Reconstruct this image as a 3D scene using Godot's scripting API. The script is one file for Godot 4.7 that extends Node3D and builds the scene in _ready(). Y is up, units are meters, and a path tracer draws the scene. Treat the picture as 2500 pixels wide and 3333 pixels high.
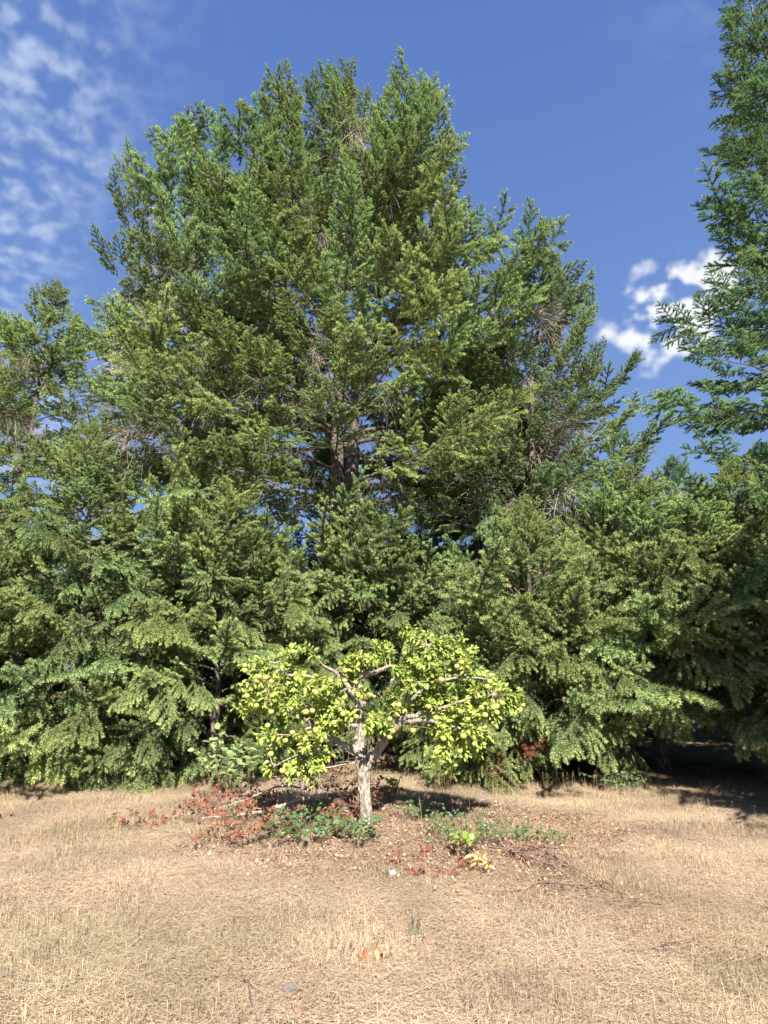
extends Node3D

# ---------------------------------------------------------------- mesh builder
class MB:
	var v := PackedVector3Array()
	var n := PackedVector3Array()
	var c := PackedColorArray()

	func tri(a: Vector3, b: Vector3, d: Vector3, na: Vector3, nb: Vector3, nd: Vector3, ca: Color, cb: Color, cd: Color) -> void:
		var g := (d - a).cross(b - a)
		v.push_back(a)
		n.push_back(na)
		c.push_back(ca)
		if g.dot(na + nb + nd) >= 0.0:
			v.push_back(b)
			v.push_back(d)
			n.push_back(nb)
			n.push_back(nd)
			c.push_back(cb)
			c.push_back(cd)
		else:
			v.push_back(d)
			v.push_back(b)
			n.push_back(nd)
			n.push_back(nb)
			c.push_back(cd)
			c.push_back(cb)

	func flat(a: Vector3, b: Vector3, d: Vector3, out: Vector3, col: Color) -> void:
		var g := (d - a).cross(b - a).normalized()
		if g.dot(out) < 0.0:
			g = -g
		tri(a, b, d, g, g, g, col, col, col)

	func quad(a: Vector3, b: Vector3, d: Vector3, e: Vector3, out: Vector3, col: Color) -> void:
		flat(a, b, d, out, col)
		flat(a, d, e, out, col)

	# tapered tube along pts; lump > 0 roughens it like bark
	func tube(pts: PackedVector3Array, radii: PackedFloat32Array, sides: int, col: Color, lump: float = 0.0, nz: FastNoiseLite = null, cap: bool = false) -> void:
		var m := pts.size()
		var rings := []
		var ref := Vector3(0.31, 0.17, 0.93)
		for i in m:
			var d := (pts[mini(i + 1, m - 1)] - pts[maxi(i - 1, 0)]).normalized()
			var sd := ref - d * ref.dot(d)
			if sd.length() < 0.05:
				sd = d.cross(Vector3.RIGHT)
			sd = sd.normalized()
			ref = sd
			var ot := d.cross(sd)
			var ring := PackedVector3Array()
			for k in sides:
				var a := TAU * k / sides
				var o := sd * cos(a) + ot * sin(a)
				var r := radii[i]
				if lump > 0.0:
					var q := pts[i] + o * radii[i]
					r *= 1.0 + lump * nz.get_noise_3d(q.x * 12.0, q.y * 3.0, q.z * 12.0) + lump * 0.6 * nz.get_noise_3d(q.x * 34.0, q.y * 9.0, q.z * 34.0)
				ring.push_back(pts[i] + o * r)
			rings.push_back(ring)
		for i in m - 1:
			var ra: PackedVector3Array = rings[i]
			var rb: PackedVector3Array = rings[i + 1]
			for k in sides:
				var k2 := (k + 1) % sides
				var n1 := (ra[k] - pts[i]).normalized()
				var n2 := (ra[k2] - pts[i]).normalized()
				var n3 := (rb[k2] - pts[i + 1]).normalized()
				var n4 := (rb[k] - pts[i + 1]).normalized()
				if lump > 0.0 and sides > 6:
					var fn := (rb[k] - ra[k]).cross(ra[k2] - ra[k]).normalized()
					if fn.dot(n1) < 0.0:
						fn = -fn
					n1 = (n1 + fn * 1.5).normalized()
					n2 = (n2 + fn * 1.5).normalized()
					n3 = (n3 + fn * 1.5).normalized()
					n4 = (n4 + fn * 1.5).normalized()
				tri(ra[k], ra[k2], rb[k2], n1, n2, n3, col, col, col)
				tri(ra[k], rb[k2], rb[k], n1, n3, n4, col, col, col)
		if cap:
			var rr: PackedVector3Array = rings[m - 1]
			var dd := (pts[m - 1] - pts[m - 2]).normalized()
			for k in sides:
				flat(pts[m - 1] + dd * radii[m - 1] * 0.2, rr[k], rr[(k + 1) % sides], dd, col)

	func mesh() -> ArrayMesh:
		var am := ArrayMesh.new()
		if v.is_empty():
			return am
		var arr := []
		arr.resize(Mesh.ARRAY_MAX)
		arr[Mesh.ARRAY_VERTEX] = v
		arr[Mesh.ARRAY_NORMAL] = n
		arr[Mesh.ARRAY_COLOR] = c
		am.add_surface_from_arrays(Mesh.PRIMITIVE_TRIANGLES, arr)
		return am

const UPV := Vector3.UP
var rng := RandomNumberGenerator.new()
var bark := FastNoiseLite.new()
var relief := FastNoiseLite.new()
var patch := FastNoiseLite.new()
var mats := {}
var sprays := {}
var limbs_of := {}
var twig_mesh: ArrayMesh
var leaf_meshes := []

# ---------------------------------------------------------------- helpers
func rr(a: float, b: float) -> float:
	return rng.randf_range(a, b)

func tag(o: Node, label: String, category: String, group: String = "") -> void:
	o.set_meta("label", label)
	o.set_meta("category", category)
	if group != "":
		o.set_meta("group", group)

func numbered(called: String, parent: Node) -> String:
	if not parent.has_meta("count_" + called):
		parent.set_meta("count_" + called, 0)
		return called
	var k: int = parent.get_meta("count_" + called, 0) + 1
	parent.set_meta("count_" + called, k)
	return "%s_%03d" % [called, k]

func thing(called: String, label: String, category: String, at: Vector3, group: String = "") -> Node3D:
	var o := Node3D.new()
	o.name = numbered(called, self)
	o.position = at
	add_child(o, true)
	tag(o, label, category, group)
	return o

func part(called: String, m: Mesh, mat: Material, parent: Node, at: Transform3D = Transform3D()) -> MeshInstance3D:
	var o := MeshInstance3D.new()
	o.mesh = m
	o.material_override = mat
	o.transform = at
	o.name = numbered(called, parent)
	parent.add_child(o, true)
	return o

func many(called: String, m: Mesh, mat: Material, xf: Array, cols: Array, parent: Node) -> MultiMeshInstance3D:
	var mm := MultiMesh.new()
	mm.transform_format = MultiMesh.TRANSFORM_3D
	mm.use_colors = true
	mm.mesh = m
	mm.instance_count = xf.size()
	for i in xf.size():
		mm.set_instance_transform(i, xf[i])
		mm.set_instance_color(i, cols[i])
	var o := MultiMeshInstance3D.new()
	o.multimesh = mm
	o.material_override = mat
	o.name = numbered(called, parent)
	o.set_meta("kind", "stuff")
	parent.add_child(o, true)
	return o

func facing(x: Vector3, up: Vector3, s: Vector3, at: Vector3) -> Transform3D:
	var z := x.cross(up)
	if z.length() < 0.02:
		z = x.cross(Vector3(0.3, 0.1, 0.9))
	z = z.normalized()
	var y := z.cross(x).normalized()
	return Transform3D(Basis(x * s.x, y * s.y, z * s.z), at)

func any_dir() -> Vector3:
	var u := rr(-1, 1)
	var a := rr(0, TAU)
	var q := sqrt(1 - u * u)
	return Vector3(q * cos(a), u, q * sin(a))

func curve3(a: Vector3, b: Vector3, d: Vector3, m: int) -> PackedVector3Array:
	var out := PackedVector3Array()
	for i in m:
		var t := float(i) / (m - 1)
		out.push_back(a.lerp(b, t).lerp(b.lerp(d, t), t))
	return out

func taper(m: int, a: float, b: float) -> PackedFloat32Array:
	var out := PackedFloat32Array()
	for i in m:
		out.push_back(lerpf(a, b, float(i) / (m - 1)))
	return out

func smooth_path(p: PackedVector3Array, steps: int) -> PackedVector3Array:
	var out := PackedVector3Array()
	var m := p.size()
	for i in m - 1:
		for k in steps:
			out.push_back(p[i].cubic_interpolate(p[i + 1], p[maxi(i - 1, 0)], p[mini(i + 2, m - 1)], float(k) / steps))
	out.push_back(p[m - 1])
	return out

func gy(x: float, z: float) -> float:
	var mound := 0.10 * exp(-((x + 0.2) * (x + 0.2) + (z + 7.6) * (z + 7.6)) / 3.0)
	return relief.get_noise_2d(x * 22.0, z * 22.0) * 0.05 + relief.get_noise_2d(x * 90.0, z * 90.0) * 0.018 + mound

func ground_at(x: float, d: float, up: float = 0.0) -> Vector3:
	return Vector3(x, gy(x, -d) + up, -d)

func noise_tex(seed_: int, freq: float, a: Color, b: Color, mid: Color, size: int = 512, octaves: int = 5, normal: bool = false) -> NoiseTexture2D:
	var f := FastNoiseLite.new()
	f.seed = seed_
	f.frequency = freq
	f.fractal_octaves = octaves
	var t := NoiseTexture2D.new()
	t.width = size
	t.height = size
	t.seamless = true
	t.noise = f
	if normal:
		t.as_normal_map = true
		t.bump_strength = 6.0
		return t
	var g := Gradient.new()
	g.offsets = PackedFloat32Array([0.15, 0.5, 0.85])
	g.colors = PackedColorArray([a, mid, b])
	t.color_ramp = g
	return t

func lin(r: float, g: float, b: float) -> Color:
	return Color(r, g, b).linear_to_srgb()

func mat(called: String, col: Color, rough: float, back: Color = Color.BLACK, vertex: bool = false) -> StandardMaterial3D:
	var m := StandardMaterial3D.new()
	m.resource_name = called
	m.albedo_color = Color.WHITE if vertex else lin(col.r, col.g, col.b)
	m.vertex_color_use_as_albedo = vertex
	m.roughness = rough
	m.metallic_specular = 0.4
	m.cull_mode = BaseMaterial3D.CULL_DISABLED
	if back != Color.BLACK:
		m.backlight_enabled = true
		m.backlight = back
	return m

func bark_mat(called: String, dark: Color, mid: Color, pale: Color, sx: float, sy: float, bump: float, seed_: int) -> StandardMaterial3D:
	var m := mat(called, Color.WHITE, 0.9)
	m.albedo_color = Color.WHITE
	m.albedo_texture = noise_tex(seed_, 0.018, lin(dark.r, dark.g, dark.b), lin(pale.r, pale.g, pale.b), lin(mid.r, mid.g, mid.b))
	m.heightmap_enabled = true
	m.heightmap_scale = bump
	m.heightmap_texture = noise_tex(seed_ + 1, 0.02, Color.BLACK, Color.WHITE, Color(0.5, 0.5, 0.5))
	m.uv1_triplanar = true
	m.uv1_scale = Vector3(sx, sy, sx)
	return m

# ---------------------------------------------------------------- fir foliage
func shoot(mb: MB, at: Vector3, dir: Vector3, length: float, droop: float, step: float, young: float) -> void:
	var m := maxi(int(length / step), 4)
	var p := at
	var d := dir.normalized()
	var pts := PackedVector3Array([p])
	var wood := Color(0.16, 0.105, 0.055)
	var old := Color(0.108, 0.160, 0.082)
	var fresh := Color(0.325, 0.405, 0.198)
	var az := rr(0, TAU)
	for k in m:
		var t := float(k) / m
		p += d * (length / m)
		d = (d + Vector3(0, -droop / m, 0)).normalized()
		if k % 4 == 3:
			pts.push_back(p)
		var s1 := d.cross(Vector3(0.2, 0.9, 0.37)).normalized()
		var s2 := d.cross(s1)
		var col := old.lerp(fresh, clampf(young * (0.22 + 0.95 * t) + rr(-0.12, 0.12), 0, 1.15))
		for q in 5:
			az += 2.399
			var rad := s1 * cos(az) + s2 * sin(az)
			var nl := rr(0.023, 0.030) * (0.8 + 0.2 * sin(PI * minf(t + 0.3, 1.0)))
			var nd := (d * rr(0.35, 0.75) + rad).normalized()
			var tn := d.cross(rad).rotated(nd, rr(-1.5, 1.5)) * 0.0036
			var nn := nd.cross(tn).normalized()
			mb.tri(p - tn, p + tn, p + nd * nl, nn, nn, nn, col, col, col)
	for q in 6:  # the tuft round the bud
		az += 1.1
		var s1 := d.cross(Vector3(0.2, 0.9, 0.37)).normalized()
		var rad := s1 * cos(az) + d.cross(s1) * sin(az)
		var nd := (d + rad * 0.6).normalized()
		var tn := d.cross(rad).rotated(nd, rr(-1.5, 1.5)) * 0.0036
		var nn := nd.cross(tn).normalized()
		mb.tri(p - tn, p + tn, p + nd * 0.024, nn, nn, nn, fresh, fresh, fresh)
	mb.tube(PackedVector3Array([at, at.lerp(p, 0.5), p]), taper(3, 0.0024, 0.0014), 3, wood)

func make_spray(kind: String, seed_: int, step: float) -> ArrayMesh:
	rng.seed = seed_
	var mb := MB.new()
	var length := rr(0.36, 0.44)
	var p := Vector3.ZERO
	var d := Vector3(1, 0.1, 0)
	var pts := PackedVector3Array([p])
	var side := 1.0
	var m := 10
	for k in m:
		var t := float(k + 1) / m
		p += d.normalized() * length / m
		if kind == "hanging":
			d.y -= 0.06
		elif kind == "flat":
			d.y += rr(-0.05, 0.03)
		else:
			d.y += 0.02
		d.z += rr(-0.06, 0.06)
		pts.push_back(p)
		side = -side
		var ang := deg_to_rad(lerpf(66, 42, t) + rr(-8, 8))
		var sl := lerpf(0.195, 0.08, t) * rr(0.75, 1.2)
		var sd := Vector3(cos(ang), 0, sin(ang) * side)
		var dr := 0.15
		if kind == "hanging":
			sd = Vector3(cos(ang), -0.35 - rr(0, 0.6), sin(ang) * side * 0.8)
			sl *= 1.35
			dr = 0.8
		elif kind == "flat":
			sd.y = rr(-0.25, 0.1)
			dr = 0.25
		else:
			var roll := rr(-1.2, 1.2)
			sd = Vector3(cos(ang), sin(ang) * sin(roll) + 0.12, sin(ang) * side * cos(roll))
			dr = -0.1
		shoot(mb, p, sd, sl, dr, step, rr(0.6, 1.0))
		if sl > 0.115:  # a forked side shoot
			var sd2 := (sd.normalized() + Vector3(0.6, rr(-0.2, 0.2), -side * 0.1)).normalized()
			shoot(mb, p + sd.normalized() * sl * 0.45, sd2, sl * 0.62, dr, step, rr(0.6, 1.0))
			if k % 3 == 0:
				var sd3 := (sd.normalized() + Vector3(-0.2, rr(-0.3, 0.1), side * 0.6)).normalized()
				shoot(mb, p + sd.normalized() * sl * 0.4, sd3, sl * 0.5, dr, step, rr(0.6, 1.0))
	shoot(mb, p, d, rr(0.07, 0.10), 0.05, step, 1.0)
	# needles along the axis itself
	for k in m:
		shoot(mb, pts[k], pts[k + 1] - pts[k], length / m, 0.0, step * 1.6, 0.35)
	mb.tube(pts, taper(pts.size(), 0.0045, 0.002), 4, Color(0.15, 0.10, 0.055))
	return mb.mesh()

func make_twigs(seed_: int) -> ArrayMesh:
	rng.seed = seed_
	var mb := MB.new()
	for k in 13:
		var a := Vector3(rr(0, 0.35), 0, 0)
		var d := Vector3(rr(0.3, 0.8), rr(-0.75, 0.25), rr(-0.7, 0.7)).normalized()
		var l := rr(0.3, 0.75)
		var pts := curve3(a, a + d * l * 0.5 + Vector3(0, 0.05, 0), a + d * l + Vector3(0.05, -l * 0.3, 0), 6)
		var col := Color(0.24, 0.20, 0.17).lerp(Color(0.42, 0.38, 0.34), rng.randf())
		mb.tube(pts, taper(6, 0.0045, 0.0016), 3, col)
		for q in 4:
			var b := pts[2 + q % 4]
			var e := b + (d + any_dir() * 0.8).normalized() * rr(0.08, 0.25)
			mb.tube(PackedVector3Array([b, b.lerp(e, 0.5) + any_dir() * 0.012, e]), taper(3, 0.0022, 0.0010), 3, col)
	return mb.mesh()

func profile(p: Array, h: float) -> float:
	if h <= p[0].x:
		return p[0].y
	for i in p.size() - 1:
		if h <= p[i + 1].x:
			return lerpf(p[i].y, p[i + 1].y, (h - p[i].x) / (p[i + 1].x - p[i].x))
	return p[p.size() - 1].y

# one branch with its laterals, pointing along +X; returns [wood, needles, slope]
func make_branch(kind: String, L: float, seed_: int) -> Array:
	rng.seed = seed_
	var tip := Vector3(L, -0.03 * L, 0)
	var mid := Vector3(0.52 * L, 0.12 * L, 0)
	var gap := 0.25
	var s0 := 0.30
	if kind == "mid":
		mid = Vector3(0.55 * L, 0.11 * L, 0)
		tip = Vector3(0.96 * L, 0.26 * L, 0)
		s0 = 0.24
	elif kind == "up":
		mid = Vector3(0.48 * L, 0.22 * L, 0)
		tip = Vector3(0.72 * L, 0.80 * L, 0)
		s0 = 0.2
	elif kind == "low":
		s0 = 0.14
	elif kind == "short":
		mid = Vector3(0.5 * L, 0.15 * L, 0)
		tip = Vector3(0.85 * L, 0.5 * L, 0)
		s0 = 0.1
	var pts := curve3(Vector3.ZERO, mid, tip, 13)
	for q in range(2, 13):
		pts[q] += any_dir() * 0.02 * L * 0.5
	var len_ := 0.0
	for q in 12:
		len_ += pts[q].distance_to(pts[q + 1])
	var wood := MB.new()
	wood.tube(pts, taper(13, 0.008 + 0.0062 * L, 0.004), 7, Color.WHITE, 0.1, bark)
	var st := SurfaceTool.new()
	st.begin(Mesh.PRIMITIVE_TRIANGLES)
	var pos := s0 * len_
	var side := 1.0
	while pos < len_:
		var u := pos / len_
		var fi := clampf(u * 12.0, 0, 11.99)
		var i0 := int(fi)
		var p := pts[i0].lerp(pts[i0 + 1], fi - i0)
		var d := (pts[i0 + 1] - pts[i0]).normalized()
		var steep := smoothstep(0.45, 0.9, d.y)
		var sv := d.cross(UPV)
		if sv.length() < 0.2:
			sv = Vector3(0, 0, 1)
		sv = sv.normalized()
		side = -side
		var svr := sv.rotated(d, rng.randfn() * (0.12 + 0.9 * steep) + (0.0 if side > 0 else PI))
		var an := deg_to_rad(rr(40, 64))
		var ld := (d * cos(an) + svr * sin(an)).normalized()
		var ll := clampf(((1.0 - u) * L * (0.40 if kind != "up" else 0.27) + 0.17) * rr(0.65, 1.15), 0.17, 1.3)
		if u < 0.45:
			ll *= lerpf(0.35, 1.0, smoothstep(s0 - 0.05, 0.45, u))
		var hanging := (kind == "hang" or kind == "low") and rng.randf() < 0.8
		var ns := maxi(int(round(ll / 0.36)), 1)
		var lp := PackedVector3Array([p])
		for j in ns:
			var w := float(j + 1) / ns
			var q1 := p + ld * ll * w * 0.85 + Vector3(0, -(0.42 if hanging else 0.12) * ll * w * w, 0)
			lp.push_back(q1)
			var sd := (ld if j == ns - 1 else (ld * 0.75 + any_dir() * Vector3(0.6, 0.3, 0.6))).normalized()
			var k := "flat"
			if hanging:
				k = "hanging"
				sd = (sd + Vector3(0, -rr(0.1, 0.7), 0)).normalized()
			elif steep > 0.3 or rng.randf() < 0.22:
				k = "bushy"
				sd = (sd + Vector3(0, 0.2 + 0.5 * steep, 0)).normalized()
			else:
				sd = (sd + Vector3(0, rr(-0.15, 0.25), 0)).normalized()
			var sc := rr(1.3, 2.05)
			st.append_from(sprays[k + str(rng.randi() % 3)], 0, facing(sd, (UPV + any_dir() * 0.14).normalized(), Vector3(sc, sc, sc), lp[j].lerp(q1, 0.4)))
		if ll > 0.25:
			wood.tube(lp, taper(lp.size(), 0.008, 0.003), 3, Color.WHITE)
		pos += gap * rr(0.7, 1.3) * (0.78 if kind == "up" else 1.0)
	for q in 3:   # the leading shoots
		var dd := (pts[12] - pts[10]).normalized()
		st.append_from(sprays["bushy" + str(q)], 0, facing((dd + any_dir() * 0.15).normalized(), UPV, Vector3.ONE * rr(1.2, 1.5), pts[12 - q] - dd * 0.3))
	return [wood.mesh(), st.commit(), atan2(tip.y, tip.x)]

# s: at, tall, low (crown base), prof, count, seed, tint
func fir(called: String, label: String, s: Dictionary) -> Node3D:
	var at: Vector3 = s.at
	at.y = gy(at.x, at.z) - 0.03
	var o := thing(called, label, "fir tree", at, s.get("group", ""))
	rng.seed = s.seed
	var tall: float = s.tall
	var low: float = s.low
	var prof: Array = s.prof
	var front: float = s.get("front", 1.0)
	var tint: Color = s.get("tint", Color(1, 1, 1))
	var hang_to: float = s.get("hang_to", 5.0)  # below this height the sprays hang
	var own_branches: bool = s.get("own_branches", true)
	var tr: float = s.get("trunk", 0.012 * tall + 0.03)
	var lean: Vector3 = s.get("lean", Vector3.ZERO)
	var tb := MB.new()
	var tp := PackedVector3Array()
	var trad := PackedFloat32Array()
	var m := 40 if s.get("near", false) else 20
	for i in m:
		var t := float(i) / (m - 1)
		var h := tall * t
		tp.push_back(Vector3(sin(h * 0.5 + s.seed) * 0.06 * t, h, cos(h * 0.43 + s.seed) * 0.06 * t) + lean * t * t)
		trad.push_back(lerpf(tr, 0.012, pow(t, 0.85)) * (1.0 + 0.5 * exp(-h * 2.0)))
	tb.tube(tp, trad, 22 if s.get("near", false) else 9, Color.WHITE, 0.16, bark)
	if s.has("fork"):  # a second stem that rises close beside the first
		var f: float = s.fork
		var fp := PackedVector3Array()
		var fr := PackedFloat32Array()
		for i in 20:
			var t := float(i) / 19.0
			fp.push_back(Vector3(tr * 1.35 * smoothstep(0.0, 0.3, t) + t * 0.1, f + t * 6.5, tr * 0.5))
			fr.push_back(lerpf(tr * 0.72, 0.03, t))
		tb.tube(fp, fr, 16, Color.WHITE, 0.18, bark)
	part("trunk", tb.mesh(), mats.fir_bark, o)
	var xf := {}
	var cols := {}
	var woodx := {}
	var deadx := []
	var deadc := []
	var count: int = s.count
	var golden := rr(0, TAU)
	for i in count:
		var f := (i + rng.randf()) / count
		var ht := lerpf(low, tall * 0.99, pow(f, s.get("spread", 0.9)))   # height of the tip
		if i < int(s.get("crown_tips", 0)):   # extra tips that close the top of the crown
			ht = tall * rr(0.83, 0.99)
		var t := (ht - low) / (tall - low)
		golden += 2.39996 + rr(-0.25, 0.25)
		var az := golden
		if i == s.get("rusty", -1):
			az = 1.15
			ht = 0.55
		var dirh := Vector3(cos(az), 0, sin(az))
		var fz := 1.0
		if dirh.z > 0.0:
			fz = lerpf(1.0, front, dirh.z * dirh.z)
		var rad := maxf(profile(prof, ht) * fz * rr(0.80, 1.10), 0.35)
		if rng.randf() < 0.10:
			rad *= 0.7
		var el: float = deg_to_rad(lerpf(s.get("el_low", -2.0), s.get("el_top", 56.0), pow(t, 1.05)) + rr(-7, 7))
		var h0 := clampf(ht - rad * tan(el), maxf(low * 0.8, 0.12), tall * 0.975)
		var k0 := h0 / tall
		var p0 := Vector3(sin(h0 * 0.5 + s.seed) * 0.06 * k0, h0, cos(h0 * 0.43 + s.seed) * 0.06 * k0) + lean * k0 * k0
		var ex := atan2(ht - h0, rad)
		var reach := Vector2(rad, ht - h0).length()
		var fam := "mid"
		if reach < 1.9:
			fam = "low" if ht < hang_to and ex < 0.5 and rng.randf() < 0.85 else "short"
		elif called == "young_fir" and ht < hang_to and reach < 2.6 and rng.randf() < 0.8:
			fam = "low"
		elif ht < hang_to and rng.randf() < 0.8:
			fam = "hang"
		elif ex > deg_to_rad(rr(32, 42)):
			fam = "up"
		var ks: Array = limbs_of[fam]
		var key: String = fam + str(rng.randi() % ks.size())
		var pr: Array = ks[int(key.substr(fam.length()))]
		var sc: float = reach / pr[3]
		var b := Basis(UPV, -az) * Basis(Vector3(0, 0, 1), ex - pr[2]) * Basis(Vector3(1, 0, 0), rr(-0.25, 0.25))
		var tf := Transform3D(b.scaled(Vector3(sc, sc, sc)), p0)
		var bt := rr(0.74, 1.22)
		var warm := rr(-0.09, 0.06)
		if not xf.has(key):
			xf[key] = []
			cols[key] = []
			woodx[key] = []
		if i == s.get("rusty", -1):   # a bough that has died and turned rust red
			part("dead_bough", pr[1], mats.rust_needle, o, tf).set_meta("label", "dead rust red bough low on the right of the young fir")
			continue
		xf[key].push_back(tf)
		cols[key].push_back(Color(tint.r * bt * (1.0 + warm), tint.g * bt, tint.b * bt * (1.0 - warm)))
		if own_branches:
			part("branch", pr[0], mats.fir_twig, o, tf)
		if rng.randf() < s.get("dead", 0.0):
			for q in 5:
				var dd := (dirh + any_dir() * 0.7).normalized()
				dd.y -= 0.3
				deadx.push_back(facing(dd.normalized(), UPV, Vector3.ONE * rr(0.7, 1.5), p0 + (dirh * rad + Vector3(0, ht - h0, 0)) * rr(0.06, 0.5)))
				var g := rr(0.6, 1.2)
				deadc.push_back(Color(g, g, g))
	for k in 7:   # the leader
		var a := k * 2.4
		var key := "short" + str(k % limbs_of.short.size())
		var pr: Array = limbs_of.short[k % limbs_of.short.size()]
		if not xf.has(key):
			xf[key] = []
			cols[key] = []
		var sc: float = minf(0.25 + 0.05 * k, 0.5) * minf(1.0, tall / 8.0 + 0.4)
		xf[key].push_back(Transform3D((Basis(UPV, a) * Basis(Vector3(0, 0, 1), 0.75 - k * 0.05)).scaled(Vector3(sc, sc, sc)), Vector3(0, tall - 0.1 - 0.14 * k, 0) + lean))
		cols[key].push_back(tint)
	for k in xf:
		var fam: String = k.rstrip("0123456789")
		many("foliage", limbs_of[fam][int(k.substr(fam.length()))][1], mats.needle, xf[k], cols[k], o)
		if not own_branches and woodx.has(k):
			var cc := []
			for q in xf[k]:
				cc.push_back(Color.WHITE)
			many("branches", limbs_of[fam][int(k.substr(fam.length()))][0], mats.fir_twig, xf[k], cc, o)
	if deadx.size():
		many("dead_twigs", twig_mesh, mats.dead_twig, deadx, deadc, o)
	return o

func make_limbs() -> void:
	for k in ["flat", "hanging", "bushy"]:
		for q in 3:
			sprays[k + str(q)] = make_spray(k, 100 + q + k.length() * 10, 0.0068)
	var tris := 0
	var plan := {hang = [2.6, 5], mid = [3.4, 5], up = [3.6, 4], short = [1.4, 4], low = [1.5, 5]}
	for k in plan:
		limbs_of[k] = []
		for q in int(plan[k][1]):
			var L: float = plan[k][0] * (0.9 + 0.07 * q)
			var r := make_branch(k, L, 700 + q * 7 + k.length() * 31)
			var reach: float = {hang = 1.0, mid = 0.995, up = 1.076, short = 0.986, low = 1.0}[k] * L
			limbs_of[k].append([r[0], r[1], r[2], reach])
			tris += r[1].surface_get_array_len(0) / 3
	print("limb triangles ", tris)

# ---------------------------------------------------------------- broad leaves
func make_leaf(length: float, width: float, fold: float, bend: float, wave: float, seed_: int) -> ArrayMesh:
	rng.seed = seed_
	var mb := MB.new()
	var m := 6
	var rows := []
	for i in m + 1:
		var t := float(i) / m
		var w := width * 0.5 * pow(sin(PI * pow(t, 0.82)), 0.75)
		if i == 0 or i == m:
			w = 0.0
		var y := -bend * length * t * t
		var x := length * (t - 0.12 * absf(bend) * t * t)
		var up := fold * w
		rows.push_back([Vector3(x, y + up + rr(-wave, wave), -w), Vector3(x, y, 0), Vector3(x, y + up + rr(-wave, wave), w)])
	for i in m:
		for k in 2:
			var a: Vector3 = rows[i][k]
			var b: Vector3 = rows[i][k + 1]
			var d: Vector3 = rows[i + 1][k + 1]
			var e: Vector3 = rows[i + 1][k]
			var nn := (e - a + d - b).cross(b - a + d - e).normalized()
			if nn.y < 0:
				nn = -nn
			var mid := (nn + UPV * 0.4).normalized()
			var n1 := mid if k == 1 else nn
			var n2 := mid if k == 0 else nn
			if (b - a).length() > 1e-5:
				mb.tri(a, b, d, n1, n2, n2, Color.WHITE, Color.WHITE, Color.WHITE)
			if (d - e).length() > 1e-5:
				mb.tri(a, d, e, n1, n2, n1, Color.WHITE, Color.WHITE, Color.WHITE)
	mb.tube(PackedVector3Array([Vector3(-length * 0.28, length * 0.02, 0), Vector3(0.002, 0, 0)]), taper(2, length * 0.014, length * 0.012), 3, Color.WHITE)
	return mb.mesh()

func make_apple(seed_: int) -> ArrayMesh:
	rng.seed = seed_
	var mb := MB.new()
	var rows := 12
	var cols := 16
	var squash := rr(0.88, 0.98)
	var grid := []
	for i in rows + 1:
		var a := PI * i / rows
		var line := PackedVector3Array()
		for k in cols:
			var b := TAU * k / cols
			var r := 1.0 + 0.03 * cos(5.0 * b) * smoothstep(1.6, PI, a)
			var x := sin(a) * r * (1.0 - 0.08 * smoothstep(1.2, PI, a))
			var y := cos(a) * squash - 0.28 * exp(-a * a * 6.0) + 0.20 * exp(-(PI - a) * (PI - a) * 7.0)
			line.push_back(Vector3(x * cos(b), y, x * sin(b)))
		grid.push_back(line)
	for i in rows:
		for k in cols:
			var k2 := (k + 1) % cols
			var p: Array = [grid[i][k], grid[i][k2], grid[i + 1][k2], grid[i + 1][k]]
			var cc := []
			for q in 4:
				var v: Vector3 = p[q]
				var blush := smoothstep(0.15, 1.0, v.x * 0.7 + v.y * 0.5) * 0.7
				cc.push_back(Color(0.30, 0.345, 0.088).lerp(Color(0.38, 0.29, 0.12), blush))
			var nn := []
			for q in 4:
				var v: Vector3 = p[q]
				nn.push_back((v * Vector3(1, 1.0 if absf(v.y) < 0.8 else 1.6, 1)).normalized())
			mb.tri(p[0], p[1], p[2], nn[0], nn[1], nn[2], cc[0], cc[1], cc[2])
			mb.tri(p[0], p[2], p[3], nn[0], nn[2], nn[3], cc[0], cc[2], cc[3])
	mb.tube(PackedVector3Array([Vector3(0, 0.62, 0), Vector3(0.05, 1.0, 0), Vector3(0.12, 1.35, 0)]), PackedFloat32Array([0.05, 0.045, 0.07]), 5, Color(0.16, 0.11, 0.05))
	for k in 5:  # the dried calyx
		var a := TAU * k / 5.0
		var o := Vector3(cos(a), 0, sin(a))
		mb.flat(Vector3(0, -0.80, 0) + o * 0.05, Vector3(0, -0.80, 0) + o.rotated(UPV, 0.7) * 0.1, Vector3(0, -0.97, 0) + o * 0.16, o, Color(0.12, 0.09, 0.05))
	return mb.mesh()

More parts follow.
